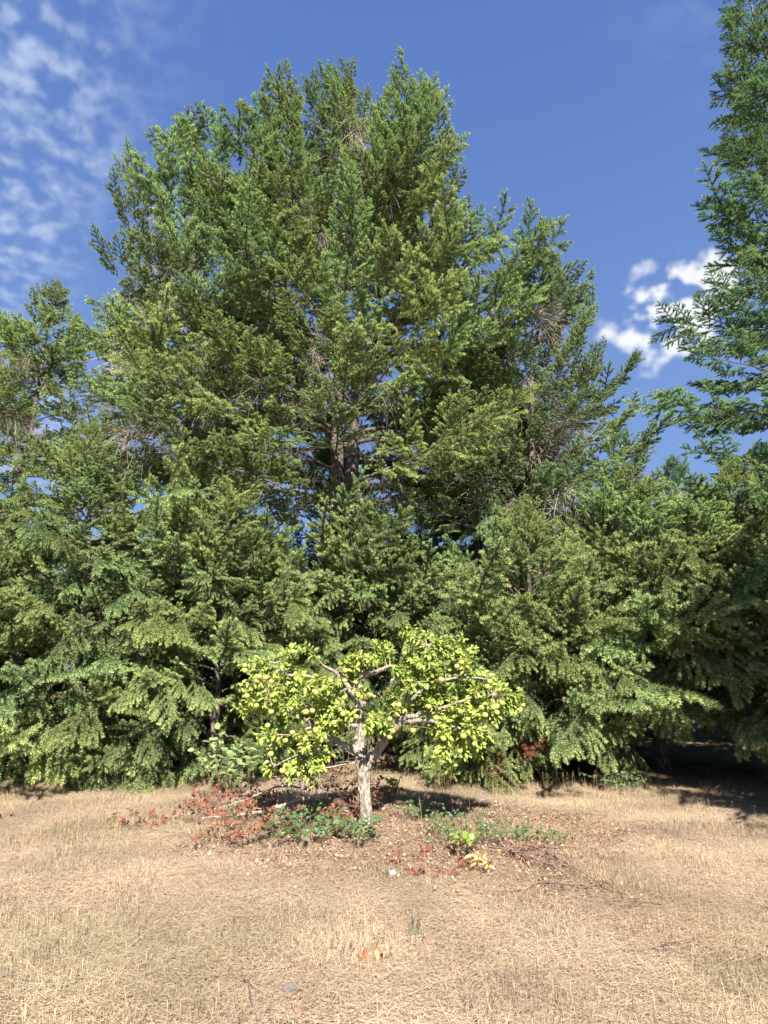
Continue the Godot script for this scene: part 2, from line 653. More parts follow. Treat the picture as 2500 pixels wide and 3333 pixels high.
# ---------------------------------------------------------------- sky
func make_sky() -> PanoramaSkyMaterial:
	var w := 2048
	var h := 1024
	var im := Image.create(w, h, false, Image.FORMAT_RGBF)
	var wisp := FastNoiseLite.new()
	wisp.seed = 11
	wisp.frequency = 1.0
	wisp.fractal_octaves = 5
	wisp.fractal_gain = 0.55
	wisp.domain_warp_enabled = true
	wisp.domain_warp_amplitude = 0.35
	wisp.domain_warp_frequency = 1.3
	var broad := FastNoiseLite.new()
	broad.seed = 5
	broad.frequency = 1.0
	broad.fractal_octaves = 3
	var puff := FastNoiseLite.new()
	puff.seed = 23
	puff.frequency = 1.0
	puff.fractal_octaves = 5
	puff.fractal_gain = 0.5
	var sun_dir := Vector3(-0.2, 0.78, 0.6).normalized()
	for j in h:
		var el := PI * (0.5 - (j + 0.5) / h)
		if el < -0.02:
			for i in w:
				im.set_pixel(i, j, Color(0.1240, 0.1019, 0.0709))
			continue
		var se := sin(maxf(el, 0.0))
		var ce := cos(el)
		var up := pow(1.0 - se, 1.45)
		var base := Color(0.0283, 0.0554, 0.1523).lerp(Color(0.0930, 0.1523, 0.2657), up)
		for i in w:
			var az := wrapf((i + 0.5) / w * TAU, -PI, PI)   # the picture's first column lies straight ahead
			var d := Vector3(sin(az) * ce, se, -cos(az) * ce)
			var c := base
			var near := maxf(d.dot(sun_dir), 0.0)
			c = c.lerp(Color(0.1716, 0.1973, 0.2401), 0.35 * pow(near, 8.0))
			# thin high cloud on one flat layer
			var q := Vector2(d.x, d.z) / (d.y + 0.12)
			var west := smoothstep(-0.22, -0.70, az) * (1.0 - 0.75 * smoothstep(0.70, 0.95, el))
			var mask := smoothstep(-0.10, 0.42, broad.get_noise_2d(q.x * 0.55 + 3.5, q.y * 0.55 - 1.2) * 0.7 + 0.80 * west - 0.29)
			if mask > 0.001:
				var ripple := wisp.get_noise_2d(q.x * 5.5 + q.y * 2.0, q.y * 7.0)
				var cells := wisp.get_noise_2d(q.x * 17.0 + 40.0, q.y * 21.0 + 7.0)
				var dens := smoothstep(-0.30, 0.60, ripple * 0.65 + cells * 0.75) * mask
				c = c.lerp(Color(0.1886, 0.2231, 0.2829), clampf(dens * 0.66, 0, 0.8))
			# small heaped clouds low over the trees
			var low := exp(-pow((el - 0.52) / 0.16, 2.0))
			if low > 0.02:
				var here := 0.55 * exp(-pow((az - 0.57) / 0.06, 2.0) - pow((el - 0.565) / 0.05, 2.0)) + exp(-pow((az - 0.53) / 0.12, 2.0) - pow((el - 0.545) / 0.085, 2.0))
				var there := exp(-pow((az - 2.6) / 0.3, 2.0)) + exp(-pow((az + 2.2) / 0.25, 2.0))
				var s := puff.get_noise_3d(d.x * 12.0, d.y * 16.0, d.z * 12.0) + 0.45 * puff.get_noise_3d(d.x * 30.0, d.y * 38.0, d.z * 30.0)
				var amount := (here + there * 0.8 * low) * (1.08 + 2.7 * s) - 0.46
				var k := smoothstep(0.0, 0.85, amount)
				c = c.lerp(Color(0.2829, 0.2917, 0.3042), k * 0.95)
			im.set_pixel(i, j, c)
	var sky := PanoramaSkyMaterial.new()
	sky.panorama = ImageTexture.create_from_image(im)
	return sky

# ---------------------------------------------------------------- ground
func soil_at(x: float, z: float) -> float:   # 1 in the bare, leaf-strewn ring round the apple tree
	var e := pow((x - 0.35) / 2.3, 2.0) + pow((z + 6.6) / 1.5, 2.0) + 0.55 * patch.get_noise_2d(x * 60.0, z * 60.0)
	var u := (x - 1.35) * 0.75 + (z + 4.95) * 0.66
	var w := (z + 4.95) * 0.75 - (x - 1.35) * 0.66
	var f := pow(u / 1.5, 2.0) + pow(w / 0.6, 2.0) + 0.9 * patch.get_noise_2d(x * 80.0 + 40.0, z * 80.0)
	return maxf(1.0 - smoothstep(0.55, 1.25, e), 0.7 * (1.0 - smoothstep(0.4, 1.2, f)))

func olive_at(x: float, z: float) -> float:
	return smoothstep(0.02, 0.45, patch.get_noise_2d(x * 32.0 + 300.0, z * 40.0) + 0.35 * exp(-pow((x + 2.1) / 1.1, 2.0) - pow((z + 4.35) / 0.5, 2.0)))

func make_ground() -> void:
	var xs := []
	var zs := []
	for q in [-400.0, -200.0, -100.0, -60.0, -40.0, -30.0, -24.0, -19.0, -16.0]:
		xs.append(q)
	var x := -13.0
	while x < 13.0:
		xs.append(x)
		x += 0.13
	for q in [16.0, 19.0, 24.0, 30.0, 40.0, 60.0, 100.0, 200.0, 400.0]:
		xs.append(q)
	for q in [-400.0, -200.0, -100.0, -60.0, -40.0, -32.0, -28.0, -25.0, -22.0, -19.0, -17.0]:
		zs.append(q)
	var z := -15.0
	while z < -2.0:
		zs.append(z)
		z += 0.12
	for q in [-1.0, 1.0, 4.0, 10.0, 20.0, 50.0, 100.0, 200.0, 400.0]:
		zs.append(q)
	var v := PackedVector3Array()
	var n := PackedVector3Array()
	var c := PackedColorArray()
	var idx := PackedInt32Array()
	for b in zs:
		for a in xs:
			var y := gy(a, b)
			v.push_back(Vector3(a, y, b))
			n.push_back(Vector3(gy(a - 0.06, b) - gy(a + 0.06, b), 0.12, gy(a, b - 0.06) - gy(a, b + 0.06)).normalized())
			var straw := Color(0.344, 0.265, 0.200)
			var bare := Color(0.270, 0.205, 0.172)
			var col := straw.lerp(bare, clampf(soil_at(a, b) * 0.8 + 0.5 * smoothstep(0.1, 0.5, patch.get_noise_2d(a * 110.0, b * 110.0)), 0, 1))
			col = col.lerp(Color(0.450, 0.345, 0.255), smoothstep(0.08, 0.4, patch.get_noise_2d(a * 45.0 + 700.0, b * 45.0)) * 0.7)
			c.push_back(col.lerp(Color(0.27, 0.225, 0.14), 0.35 * olive_at(a, b)))
	var wx := xs.size()
	for j in zs.size() - 1:
		for i in wx - 1:
			var k := j * wx + i
			for q in [k, k + 1, k + wx, k + 1, k + wx + 1, k + wx]:
				idx.push_back(q)
	var arr := []
	arr.resize(Mesh.ARRAY_MAX)
	arr[Mesh.ARRAY_VERTEX] = v
	arr[Mesh.ARRAY_NORMAL] = n
	arr[Mesh.ARRAY_COLOR] = c
	arr[Mesh.ARRAY_INDEX] = idx
	var am := ArrayMesh.new()
	am.add_surface_from_arrays(Mesh.PRIMITIVE_TRIANGLES, arr)
	var m := mat("dry_earth", Color.WHITE, 0.95, Color.BLACK, true)
	m.albedo_texture = noise_tex(70, 0.03, Color(0.62, 0.58, 0.55), Color(1, 1, 1), Color(0.86, 0.84, 0.82), 1024, 6)
	m.heightmap_enabled = true
	m.heightmap_scale = 2.2
	m.heightmap_texture = noise_tex(71, 0.035, Color.BLACK, Color.WHITE, Color(0.5, 0.5, 0.5), 1024, 6)
	m.uv1_triplanar = true
	m.uv1_scale = Vector3(0.9, 0.9, 0.9)
	var o := part("ground", am, m, self)
	o.set_meta("kind", "structure")
	o.set_meta("label", "flat dry ground of straw and bare earth under the trees")

func make_tuft(seed_: int, blades: int, radius: float, low: float, high: float, width: float, flatness: float) -> ArrayMesh:
	rng.seed = seed_
	var mb := MB.new()
	for k in blades:
		var a := rr(0, TAU)
		var p := Vector3(cos(a), 0, sin(a)) * radius * sqrt(rng.randf())
		var dir := (any_dir() * Vector3(1, 0, 1)).normalized()
		var l := rr(low, high)
		var lean := rr(0.15, 0.7) + flatness
		var p1 := p + (UPV + dir * lean * 0.4).normalized() * l * 0.5
		var p2 := p1 + (UPV * (1.0 - flatness * 0.9) + dir * lean * 1.3).normalized() * l * 0.5
		if flatness > 0.9:
			p.y = rr(0.004, 0.02)
			p1 = p + dir * l * 0.5 + UPV * rr(0.0, 0.02)
			p2 = p + dir * l + UPV * rr(-0.01, 0.02) + any_dir() * 0.02
		var side := dir.cross(UPV).rotated(UPV, rr(-1.2, 1.2)) * width * rr(0.6, 1.2)
		var sh := rr(0.75, 1.2)
		var col := Color(0.470, 0.378, 0.278) * sh
		if rng.randf() < 0.2:
			col = Color(0.380, 0.318, 0.268) * sh
		col.a = 1.0
		var nn := (UPV + dir * 0.3).normalized()
		mb.tri(p - side, p + side, p1 + side * 0.8, nn, nn, nn, col, col, col)
		mb.tri(p - side, p1 + side * 0.8, p1 - side * 0.8, nn, nn, nn, col, col, col)
		mb.tri(p1 - side * 0.8, p1 + side * 0.8, p2, nn, nn, nn, col, col, col)
	return mb.mesh()

func make_stalk(seed_: int) -> ArrayMesh:   # a tall seed stalk
	rng.seed = seed_
	var mb := MB.new()
	var l := rr(0.28, 0.42)
	var lean := any_dir() * Vector3(1, 0, 1) * 0.12
	var pts := curve3(Vector3.ZERO, Vector3(0, l * 0.6, 0) + lean * 0.3, Vector3(0, l, 0) + lean, 6)
	var col := Color(0.50, 0.38, 0.20)
	mb.tube(pts, taper(6, 0.0018, 0.0009), 3, col)
	for k in 9:
		var p := pts[5].lerp(pts[4], k / 9.0)
		var d := (UPV * 1.2 + any_dir()).normalized()
		mb.flat(p, p + d * 0.02, p + d * 0.012 + any_dir() * 0.006, UPV, Color(0.46, 0.34, 0.19))
	return mb.mesh()

func in_view(x: float, d: float) -> bool:
	return absf(x) < d * 0.62 * 1.15 + 0.5

func make_grass() -> void:
	var tufts := [make_tuft(201, 18, 0.16, 0.03, 0.10, 0.0010, 0.6), make_tuft(202, 22, 0.13, 0.06, 0.17, 0.0010, 0.35), make_tuft(203, 14, 0.18, 0.02, 0.07, 0.0011, 0.8)]
	var straws := [make_tuft(211, 20, 0.2, 0.10, 0.34, 0.0012, 1.0), make_tuft(212, 22, 0.2, 0.06, 0.2, 0.0013, 1.0)]
	rng.seed = 900
	var xf := [[], [], []]
	var cols := [[], [], []]
	var sx := [[], []]
	var sc := [[], []]
	for i in 64000:
		var d := 2.9 + 11.5 * pow(rng.randf(), 0.72)
		var x := rr(-1, 1) * (d * 0.72 + 0.6)
		var z := -d
		if d > 10.0 and x < 1.5 and rng.randf() < 0.7:
			continue
		var soil := soil_at(x, z)
		var olive := olive_at(x, z)
		var thick := patch.get_noise_2d(x * 75.0 - 90.0, z * 75.0) + 0.45 * exp(-pow((x + 1.7) / 0.8, 2.0) - pow((z + 6.0) / 0.6, 2.0))
		var tint := Color(1.0, 1.0, 1.0).lerp(Color(0.72, 0.78, 0.68), olive * 0.65).lerp(Color(0.85, 0.75, 0.74), soil * 0.6)
		var v := rr(0.78, 1.16) * (1.0 + 0.5 * patch.get_noise_2d(x * 130.0 + 50.0, z * 130.0) + 0.35 * patch.get_noise_2d(x * 40.0 - 250.0, z * 55.0))
		tint = Color(tint.r * v, tint.g * v, tint.b * v)
		if rng.randf() < 0.55:
			if rng.randf() < 0.8 - 0.4 * soil:
				var k := rng.randi() % 2
				sx[k].push_back(Transform3D(Basis(UPV, rr(0, TAU)), Vector3(x, gy(x, z), z)))
				sc[k].push_back(tint)
			continue
		if rng.randf() < soil * 0.85 or rng.randf() > 0.62 + thick * 1.1:
			continue
		var k := 2
		if thick > 0.12 or olive > 0.4:
			k = rng.randi() % 2
		elif rng.randf() < 0.3:
			k = 0
		var s := rr(0.7, 1.25)
		xf[k].push_back(Transform3D(Basis(UPV, rr(0, TAU)).scaled(Vector3(s, s * rr(0.7, 1.15), s)), Vector3(x, gy(x, z) - 0.005, z)))
		cols[k].push_back(tint)
	for k in 3:
		tag(many("dry_grass", tufts[k], mats.grass, xf[k], cols[k], self), ["short dry straw-coloured grass growing over the clearing", "longer dry olive and straw grass in patches on the clearing", "low trampled dry grass covering the open ground"][k], "grass")
	for k in 2:
		tag(many("straw_litter", straws[k], mats.grass, sx[k], sc[k], self), ["fallen thin dry straw lying flat on the clearing", "fallen wide dry straw lying flat on the clearing"][k], "straw")
	# seed stalks
	var st := make_stalk(220)
	var tx := []
	var tc := []
	for i in 130:
		var d := rr(4.0, 9.6)
		var x := rr(-1, 1) * d * 0.68
		if i % 2 == 0:   # most stand along the edge of the trees and left of the brush
			var b := rng.randi() % 3
			x = [rr(-3.8, -0.6), rr(-3.4, -1.0), rr(1.4, 3.4)][b]
			d = [rr(8.6, 9.6), rr(5.6, 7.0), rr(8.0, 9.2)][b]
		var s := rr(0.5, 0.95)
		tx.push_back(Transform3D(Basis(UPV, rr(0, TAU)).scaled(Vector3(s, s, s)), ground_at(x, d)))
		var v := rr(0.8, 1.15)
		tc.push_back(Color(v, v, v))
	tag(many("seed_stalks", st, mats.grass, tx, tc, self), "thin tall dry seed stalks standing above the straw grass", "grass")

func make_litter() -> void:
	var kinds := [make_leaf(0.05, 0.03, 0.5, 0.5, 0.003, 301), make_leaf(0.045, 0.032, 0.9, -0.4, 0.004, 302)]
	rng.seed = 950
	var xf := [[], []]
	var cols := [[], []]
	for i in 16000:
		var x := rr(-2.2, 3.0)
		var d := rr(4.8, 9.0)
		if rng.randf() > soil_at(x, -d) * 0.95 + 0.02:
			continue
		var k := i % 2
		var s := rr(0.3, 0.8)
		var b := Basis(UPV, rr(0, TAU)) * Basis(Vector3(rr(-1, 1), 0, rr(-1, 1)).normalized(), rr(-0.7, 0.7))
		xf[k].push_back(Transform3D(b.scaled(Vector3(s, s, s)), ground_at(x, d, rr(0.006, 0.022))))
		var u := rng.randf()
		var col := Color(0.30, 0.205, 0.15)
		if u < 0.22:
			col = Color(0.17, 0.075, 0.055)
		elif u < 0.40:
			col = Color(0.33, 0.26, 0.215)
		elif u < 0.5:
			col = Color(0.17, 0.115, 0.09)
		elif u < 0.53:
			col = Color(0.36, 0.27, 0.10)
		cols[k].push_back(col * rr(0.75, 1.2))
	for k in 2:
		tag(many("fallen_leaves", kinds[k], mats.tinted, xf[k], cols[k], self), ["curled tan and pinkish dry leaves scattered around the apple trunk", "folded brown and reddish dry leaves scattered around the apple trunk"][k], "leaf litter")

# ---------------------------------------------------------------- apple tree
func make_apple_tree() -> void:
	var base := ground_at(-0.18, 6.72, -0.02)
	var o := thing("apple_tree", "small grey-barked apple tree with yellow-green leaves and pale apples", "apple tree", base)
	rng.seed = 4242
	var limbs := [
		[[Vector3(0.01, -0.05, 0), Vector3(0, 0.03, 0), Vector3(-0.02, 0.24, 0.01), Vector3(-0.04, 0.48, 0), Vector3(-0.05, 0.60, 0), Vector3(-0.07, 0.70, -0.01), Vector3(-0.08, 0.84, -0.02), Vector3(-0.08, 1.0, -0.02), Vector3(-0.10, 1.2, -0.03), Vector3(-0.12, 1.39, -0.02), Vector3(-0.14, 1.47, 0)], [0.106, 0.074, 0.062, 0.066, 0.074, 0.062, 0.052, 0.047, 0.046, 0.05, 0.044]],
		[[Vector3(-0.10, 1.36, -0.01), Vector3(-0.07, 1.47, 0.03), Vector3(0.0, 1.54, 0.08), Vector3(0.08, 1.56, 0.14), Vector3(0.25, 1.62, 0.2)], [0.040, 0.036, 0.032, 0.028, 0.015]],
		[[Vector3(-0.10, 1.25, 0.0), Vector3(-0.19, 1.36, 0.06), Vector3(-0.32, 1.52, 0.10), Vector3(-0.5, 1.64, 0.1)], [0.034, 0.029, 0.022, 0.01]],
		[[Vector3(-0.07, 0.73, 0.0), Vector3(-0.16, 0.765, 0.04), Vector3(-0.26, 0.80, 0.08), Vector3(-0.36, 0.86, 0.11), Vector3(-0.46, 0.92, 0.12), Vector3(-0.66, 1.06, 0.10), Vector3(-0.95, 1.2, 0.06)], [0.046, 0.043, 0.037, 0.034, 0.031, 0.024, 0.01]],
		[[Vector3(-0.08, 0.99, -0.02), Vector3(-0.22, 1.00, 0.06), Vector3(-0.36, 0.96, 0.13), Vector3(-0.56, 1.0, 0.2), Vector3(-0.8, 0.92, 0.26)], [0.026, 0.022, 0.018, 0.014, 0.007]],
		[[Vector3(-0.04, 0.56, 0.0), Vector3(0.02, 0.65, 0.02), Vector3(0.10, 0.73, 0.05), Vector3(0.21, 0.89, 0.10), Vector3(0.33, 1.03, 0.12), Vector3(0.42, 1.20, 0.10), Vector3(0.51, 1.39, 0.05), Vector3(0.62, 1.64, 0.0), Vector3(0.66, 1.85, 0.0)], [0.06, 0.056, 0.048, 0.044, 0.045, 0.036, 0.026, 0.016, 0.006]],
		[[Vector3(0.33, 1.05, 0.12), Vector3(0.42, 1.10, 0.18), Vector3(0.52, 1.11, 0.22), Vector3(0.63, 1.15, 0.22), Vector3(0.88, 1.21, 0.2), Vector3(1.14, 1.30, 0.18), Vector3(1.35, 1.32, 0.2)], [0.030, 0.030, 0.027, 0.024, 0.018, 0.012, 0.005]],
		[[Vector3(0.35, 1.05, 0.10), Vector3(0.48, 1.05, 0.22), Vector3(0.61, 1.07, 0.28), Vector3(0.80, 1.03, 0.34), Vector3(1.05, 0.98, 0.36)], [0.026, 0.024, 0.021, 0.015, 0.006]],
		[[Vector3(-0.16, 1.38, 0.0), Vector3(-0.30, 1.42, 0.05), Vector3(-0.47, 1.46, 0.1), Vector3(-0.66, 1.52, 0.1), Vector3(-0.88, 1.53, 0.1), Vector3(-1.0, 1.66, 0.1)], [0.024, 0.022, 0.019, 0.016, 0.012, 0.006]],
		[[Vector3(0.40, 1.18, 0.1), Vector3(0.55, 1.35, -0.1), Vector3(0.85, 1.52, -0.2), Vector3(1.15, 1.62, -0.15)], [0.026, 0.02, 0.014, 0.006]],
		[[Vector3(0.45, 1.25, 0.1), Vector3(0.7, 1.42, 0.2), Vector3(1.0, 1.5, 0.28), Vector3(1.3, 1.48, 0.26)], [0.024, 0.018, 0.013, 0.006]],
		[[Vector3(-0.10, 1.2, 0), Vector3(0.05, 1.28, -0.18), Vector3(0.3, 1.5, -0.3), Vector3(0.42, 1.72, -0.3)], [0.026, 0.02, 0.014, 0.006]],
		[[Vector3(-0.3, 0.82, 0.09), Vector3(-0.5, 0.78, 0.22), Vector3(-0.75, 0.72, 0.3), Vector3(-0.95, 0.62, 0.32)], [0.014, 0.012, 0.009, 0.004]]]
	var nodes := PackedVector3Array()
	for i in limbs.size():
		var p := PackedVector3Array(limbs[i][0])
		var fine := smooth_path(p, 6 if i == 0 else 4)
		var rad := PackedFloat32Array()
		var rl: Array = limbs[i][1]
		var steps := 6 if i == 0 else 4
		for k in fine.size():
			var f := float(k) / steps
			var a := mini(int(f), rl.size() - 1)
			rad.push_back(lerpf(rl[a], rl[mini(a + 1, rl.size() - 1)], f - a))
		if i > 0:
			for k in range(1, fine.size()):
				fine[k] += any_dir() * minf(0.012, rad[k] * 0.4)
				if k > fine.size() / 3:
					nodes.push_back(fine[k])
		var mb := MB.new()
		mb.tube(fine, rad, 26 if i == 0 else 14, Color.WHITE, 0.20 if i == 0 else 0.14, bark, true)
		if i == 0:
			for k in 9:   # burrs and old pruning stubs
				var q := fine[int(rr(22, 54))]
				var a := rr(-0.5, PI + 0.5)
				var od := Vector3(cos(a), rr(-0.1, 0.4), sin(a)).normalized()
				mb.tube(PackedVector3Array([q + od * 0.03, q + od * 0.06, q + od * rr(0.07, 0.085)]), PackedFloat32Array([0.028, 0.022, 0.014]), 8, Color.WHITE, 0.3, bark, true)
		part("trunk" if i == 0 else "limb", mb.mesh(), mats.apple_bark, o)
	# leaf clusters fill two lobes; each hangs on its own twig
	var spots := []
	var lobes := [   # centre, half size, how many
		[Vector3(-0.85, 1.36, 0.12), Vector3(0.58, 0.32, 0.48), 38], [Vector3(-0.80, 0.95, 0.2), Vector3(0.52, 0.36, 0.42), 30],
		[Vector3(-0.30, 1.25, 0.28), Vector3(0.32, 0.30, 0.18), 15], [Vector3(0.36, 1.42, -0.1), Vector3(0.32, 0.36, 0.42), 22],
		[Vector3(0.80, 1.50, 0.0), Vector3(0.60, 0.42, 0.55), 58], [Vector3(1.15, 1.15, 0.15), Vector3(0.48, 0.34, 0.45), 36],
		[Vector3(0.80, 1.05, 0.2), Vector3(0.28, 0.25, 0.32), 12], [Vector3(-0.90, 0.60, 0.3), Vector3(0.16, 0.12, 0.15), 4],
		[Vector3(-0.52, 0.60, 0.35), Vector3(0.10, 0.14, 0.10), 3], [Vector3(0.72, 0.78, 0.35), Vector3(0.12, 0.10, 0.1), 4],
		[Vector3(1.12, 0.85, 0.25), Vector3(0.22, 0.16, 0.2), 7], [Vector3(0.62, 1.88, -0.1), Vector3(0.28, 0.16, 0.3), 10],
		[Vector3(1.02, 1.84, 0.0), Vector3(0.10, 0.16, 0.1), 4], [Vector3(0.22, 1.84, -0.1), Vector3(0.18, 0.06, 0.1), 4],
		[Vector3(-0.80, 1.78, 0.1), Vector3(0.14, 0.10, 0.2), 4], [Vector3(-0.25, 1.60, 0.1), Vector3(0.2, 0.14, 0.2), 7],
		[Vector3(0.12, 1.02, 0.3), Vector3(0.13, 0.10, 0.1), 6], [Vector3(-0.02, 1.66, 0.08), Vector3(0.26, 0.12, 0.25), 11], [Vector3(1.40, 1.42, 0.1), Vector3(0.22, 0.2, 0.25), 7], [Vector3(-1.28, 1.25, 0.1), Vector3(0.14, 0.25, 0.25), 6], [Vector3(-1.25, 1.60, 0.1), Vector3(0.12, 0.14, 0.15), 4], [Vector3(1.55, 1.28, 0.2), Vector3(0.12, 0.10, 0.12), 4]]
	for l in lobes:
		for k in int(l[2]):
			var q: Vector3 = any_dir() * pow(rng.randf(), 0.4)
			var at: Vector3 = l[0] + q * l[1]
			if absf(at.x + 0.08) < 0.09 and at.z > -0.02 and at.y < 1.3:
				continue   # the middle of the tree is pruned open
			spots.append(l[0] + q * l[1])
	var twigs := MB.new()
	var leafx := []
	var leafc := []
	for sp in spots:
		var best := nodes[0]
		for q in nodes:
			if q.distance_to(sp) < best.distance_to(sp):
				best = q
		var reach: float = best.distance_to(sp)
		var mid: Vector3 = best.lerp(sp, 0.5) + any_dir() * 0.07 * reach + Vector3(0, 0.12 * reach, 0)
		var end: Vector3 = sp + (sp - best).normalized() * 0.06 + Vector3(0, rr(-0.05, 0.07), 0)
		var pts := curve3(best, mid, end, 8)
		twigs.tube(pts, taper(8, 0.0045 + 0.006 * minf(reach, 0.6), 0.0018), 4, Color.WHITE)
		var m := 25 + rng.randi() % 9
		var az := rr(0, TAU)
		var warm := rng.randf()
		for k in m:
			az += 2.4 + rr(-0.3, 0.3)
			var u := 1.0 - 0.75 * float(k) / m * rr(0.7, 1.1)
			var fi := clampf(u * 7.0, 0, 6.99)
			var p := pts[int(fi)].lerp(pts[int(fi) + 1], fi - int(fi))
			var d := (pts[int(fi) + 1] - pts[int(fi)]).normalized()
			var s1 := d.cross(Vector3(0.3, 0.8, 0.52)).normalized()
			var od := (d * rr(0.1, 0.8) + s1 * cos(az) + d.cross(s1) * sin(az) + Vector3(0, rr(-0.5, 0.15), 0.12)).normalized()
			var s := rr(0.55, 0.98)
			leafx.push_back(facing(od, (UPV + Vector3(0, 0, 0.35) + any_dir() * 0.5).normalized(), Vector3(s, s, s), p + od * 0.022))
			leafc.push_back(clampf(warm * 0.6 + rng.randf() * 0.5, 0, 1))
	part("twigs", twigs.mesh(), mats.apple_twig, o).set_meta("kind", "stuff")
	# the leaves that show largest are leaves of their own
	var order := range(leafx.size())
	order.sort_custom(func(a, b): return leafx[a].origin.z > leafx[b].origin.z)
	var rest := [[], [], []]
	var restc := [[], [], []]
	for r in order.size():
		var i: int = order[r]
		var sh := i % 3
		if r < 300:
			part("leaf", leaf_meshes[sh], mats.apple_leaf[mini(int(leafc[i] * 4.0), 3)], o, leafx[i])
		else:
			rest[sh].push_back(leafx[i])
			var tone: Color = Color(0.140, 0.225, 0.050).lerp(Color(0.300, 0.365, 0.082), leafc[i])
			restc[sh].push_back(tone)
	for sh in 3:
		many("foliage", leaf_meshes[sh], mats.tinted_leaf, rest[sh], restc[sh], o)
	# apples
	var apples := [Vector2(-1.29, 1.62), Vector2(-1.27, 1.57), Vector2(-1.11, 1.47), Vector2(-1.09, 1.51), Vector2(-0.97, 1.46), Vector2(-1.22, 1.32), Vector2(-1.10, 1.23), Vector2(-1.04, 1.50), Vector2(-0.95, 1.17), Vector2(-0.98, 1.04), Vector2(-0.77, 1.76), Vector2(-0.50, 0.99), Vector2(-0.81, 0.89), Vector2(-0.96, 0.76), Vector2(-0.84, 0.60), Vector2(-0.54, 0.62), Vector2(-0.74, 0.97), Vector2(-0.23, 1.57), Vector2(-0.23, 1.47), Vector2(-0.23, 1.30), Vector2(-0.30, 1.25), Vector2(-0.60, 1.17), Vector2(-0.54, 1.18), Vector2(-0.51, 1.35), Vector2(-0.24, 1.14), Vector2(-0.37, 1.47), Vector2(-0.13, 1.55), Vector2(-0.33, 1.06), Vector2(-0.08, 1.09), Vector2(0.04, 1.04), Vector2(0.04, 0.95), Vector2(0.24, 1.09), Vector2(0.21, 0.98), Vector2(0.27, 0.97), Vector2(0.24, 0.91), Vector2(0.33, 1.23), Vector2(0.63, 1.22), Vector2(0.70, 1.11), Vector2(0.77, 1.48), Vector2(0.95, 1.17), Vector2(0.97, 0.94), Vector2(0.78, 0.91), Vector2(0.94, 0.79), Vector2(1.16, 1.21), Vector2(1.27, 1.46), Vector2(1.24, 1.41), Vector2(1.39, 1.25), Vector2(1.32, 1.22), Vector2(1.19, 1.08), Vector2(1.19, 1.02), Vector2(1.19, 1.14), Vector2(1.29, 1.21), Vector2(1.32, 1.16), Vector2(0.98, 1.65), Vector2(0.93, 1.61), Vector2(0.40, 1.75), Vector2(1.02, 1.10), Vector2(1.09, 0.86), Vector2(0.47, 0.99), Vector2(0.70, 0.79)]
	var fruit := [make_apple(1), make_apple(2)]
	var stems := MB.new()
	rng.seed = 77
	for i in apples.size():
		var p := Vector3(apples[i].x, apples[i].y, 0)
		var cx := -0.8 if p.x < -0.2 else 0.85
		var e := clampf(1.0 - pow((p.x - cx) / 0.85, 2.0) - pow((p.y - 1.25) / 0.8, 2.0), 0.0, 1.0)
		p.z = 0.10 + 0.52 * sqrt(e) + rr(-0.08, 0.03)
		var s := rr(0.026, 0.033)
		part("apple", fruit[i % 2], mats.apple_skin, o, Transform3D((Basis(UPV, rr(0, TAU)) * Basis(Vector3(1, 0, 0), rr(-0.4, 0.4))).scaled(Vector3(s, s, s)), p))
		var best := spots[0] as Vector3
		for q in spots:
			if q.distance_to(p) < best.distance_to(p):
				best = q
		stems.tube(curve3(p + Vector3(0, s * 1.2, 0), p.lerp(best, 0.4) + Vector3(0, 0.06, 0), best, 5), taper(5, 0.0018, 0.003), 3, Color.WHITE)
	part("spurs", stems.mesh(), mats.apple_twig, o).set_meta("kind", "stuff")

# ---------------------------------------------------------------- low plants
# stems that arch out of one root, with single leaves along them
func leafy(called: String, label: String, category: String, at: Vector3, stems: int, spread: float, tall: float, per_stem: int, size: float, leaf: Array, tones: Array, stem_mat: Material, seed_: int, group: String = "", trailing: float = 0.0) -> Node3D:
	var o := thing(called, label, category, at, group)
	rng.seed = seed_
	var made := 0
	var extra := []
	var extrac := []
	for i in stems:
		var a := TAU * (i + rr(-0.3, 0.3)) / stems
		var out := Vector3(cos(a), 0, sin(a)) * spread * sqrt(rr(0.08, 1.0))
		var root := out * rr(0.1, 0.5) if trailing < 0.5 else out * rr(0.3, 0.8)
		var top := Vector3(out.x, tall * rr(0.55, 1.0), out.z)
		var mid := root.lerp(top, 0.5) + Vector3(0, tall * rr(0.2, 0.45), 0)
		if trailing > 0.0:
			top.y = lerpf(top.y, tall * 0.35, trailing)
		root.y = gy(at.x + root.x, at.z + root.z) - at.y - 0.01
		top.y += gy(at.x + top.x, at.z + top.z) - at.y
		var pts := curve3(root, mid, top, 7)
		var mb := MB.new()
		mb.tube(pts, taper(7, 0.0030, 0.0014), 4, Color.WHITE)
		part("stem", mb.mesh(), stem_mat, o)
		var side := 1.0
		for k in per_stem:
			var u := 0.25 + 0.75 * float(k + 1) / per_stem
			var fi := clampf(u * 6.0, 0, 5.99)
			var p := pts[int(fi)].lerp(pts[int(fi) + 1], fi - int(fi))
			var d := (pts[int(fi) + 1] - pts[int(fi)]).normalized()
			side = -side
			var sv := d.cross(UPV).normalized() * side
			var od := (sv.rotated(d, rr(-0.9, 0.9)) + d * rr(0.2, 0.7) + Vector3(0, rr(-0.1, 0.35), 0)).normalized()
			var s := size * rr(0.7, 1.15)
			part("leaf", leaf[rng.randi() % leaf.size()], tones[rng.randi() % tones.size()], o, facing(od, (UPV + Vector3(0, 0, 0.3) + any_dir() * 0.45).normalized(), Vector3(s, s, s), p + od * 0.25 * s * 0.05))
	return o

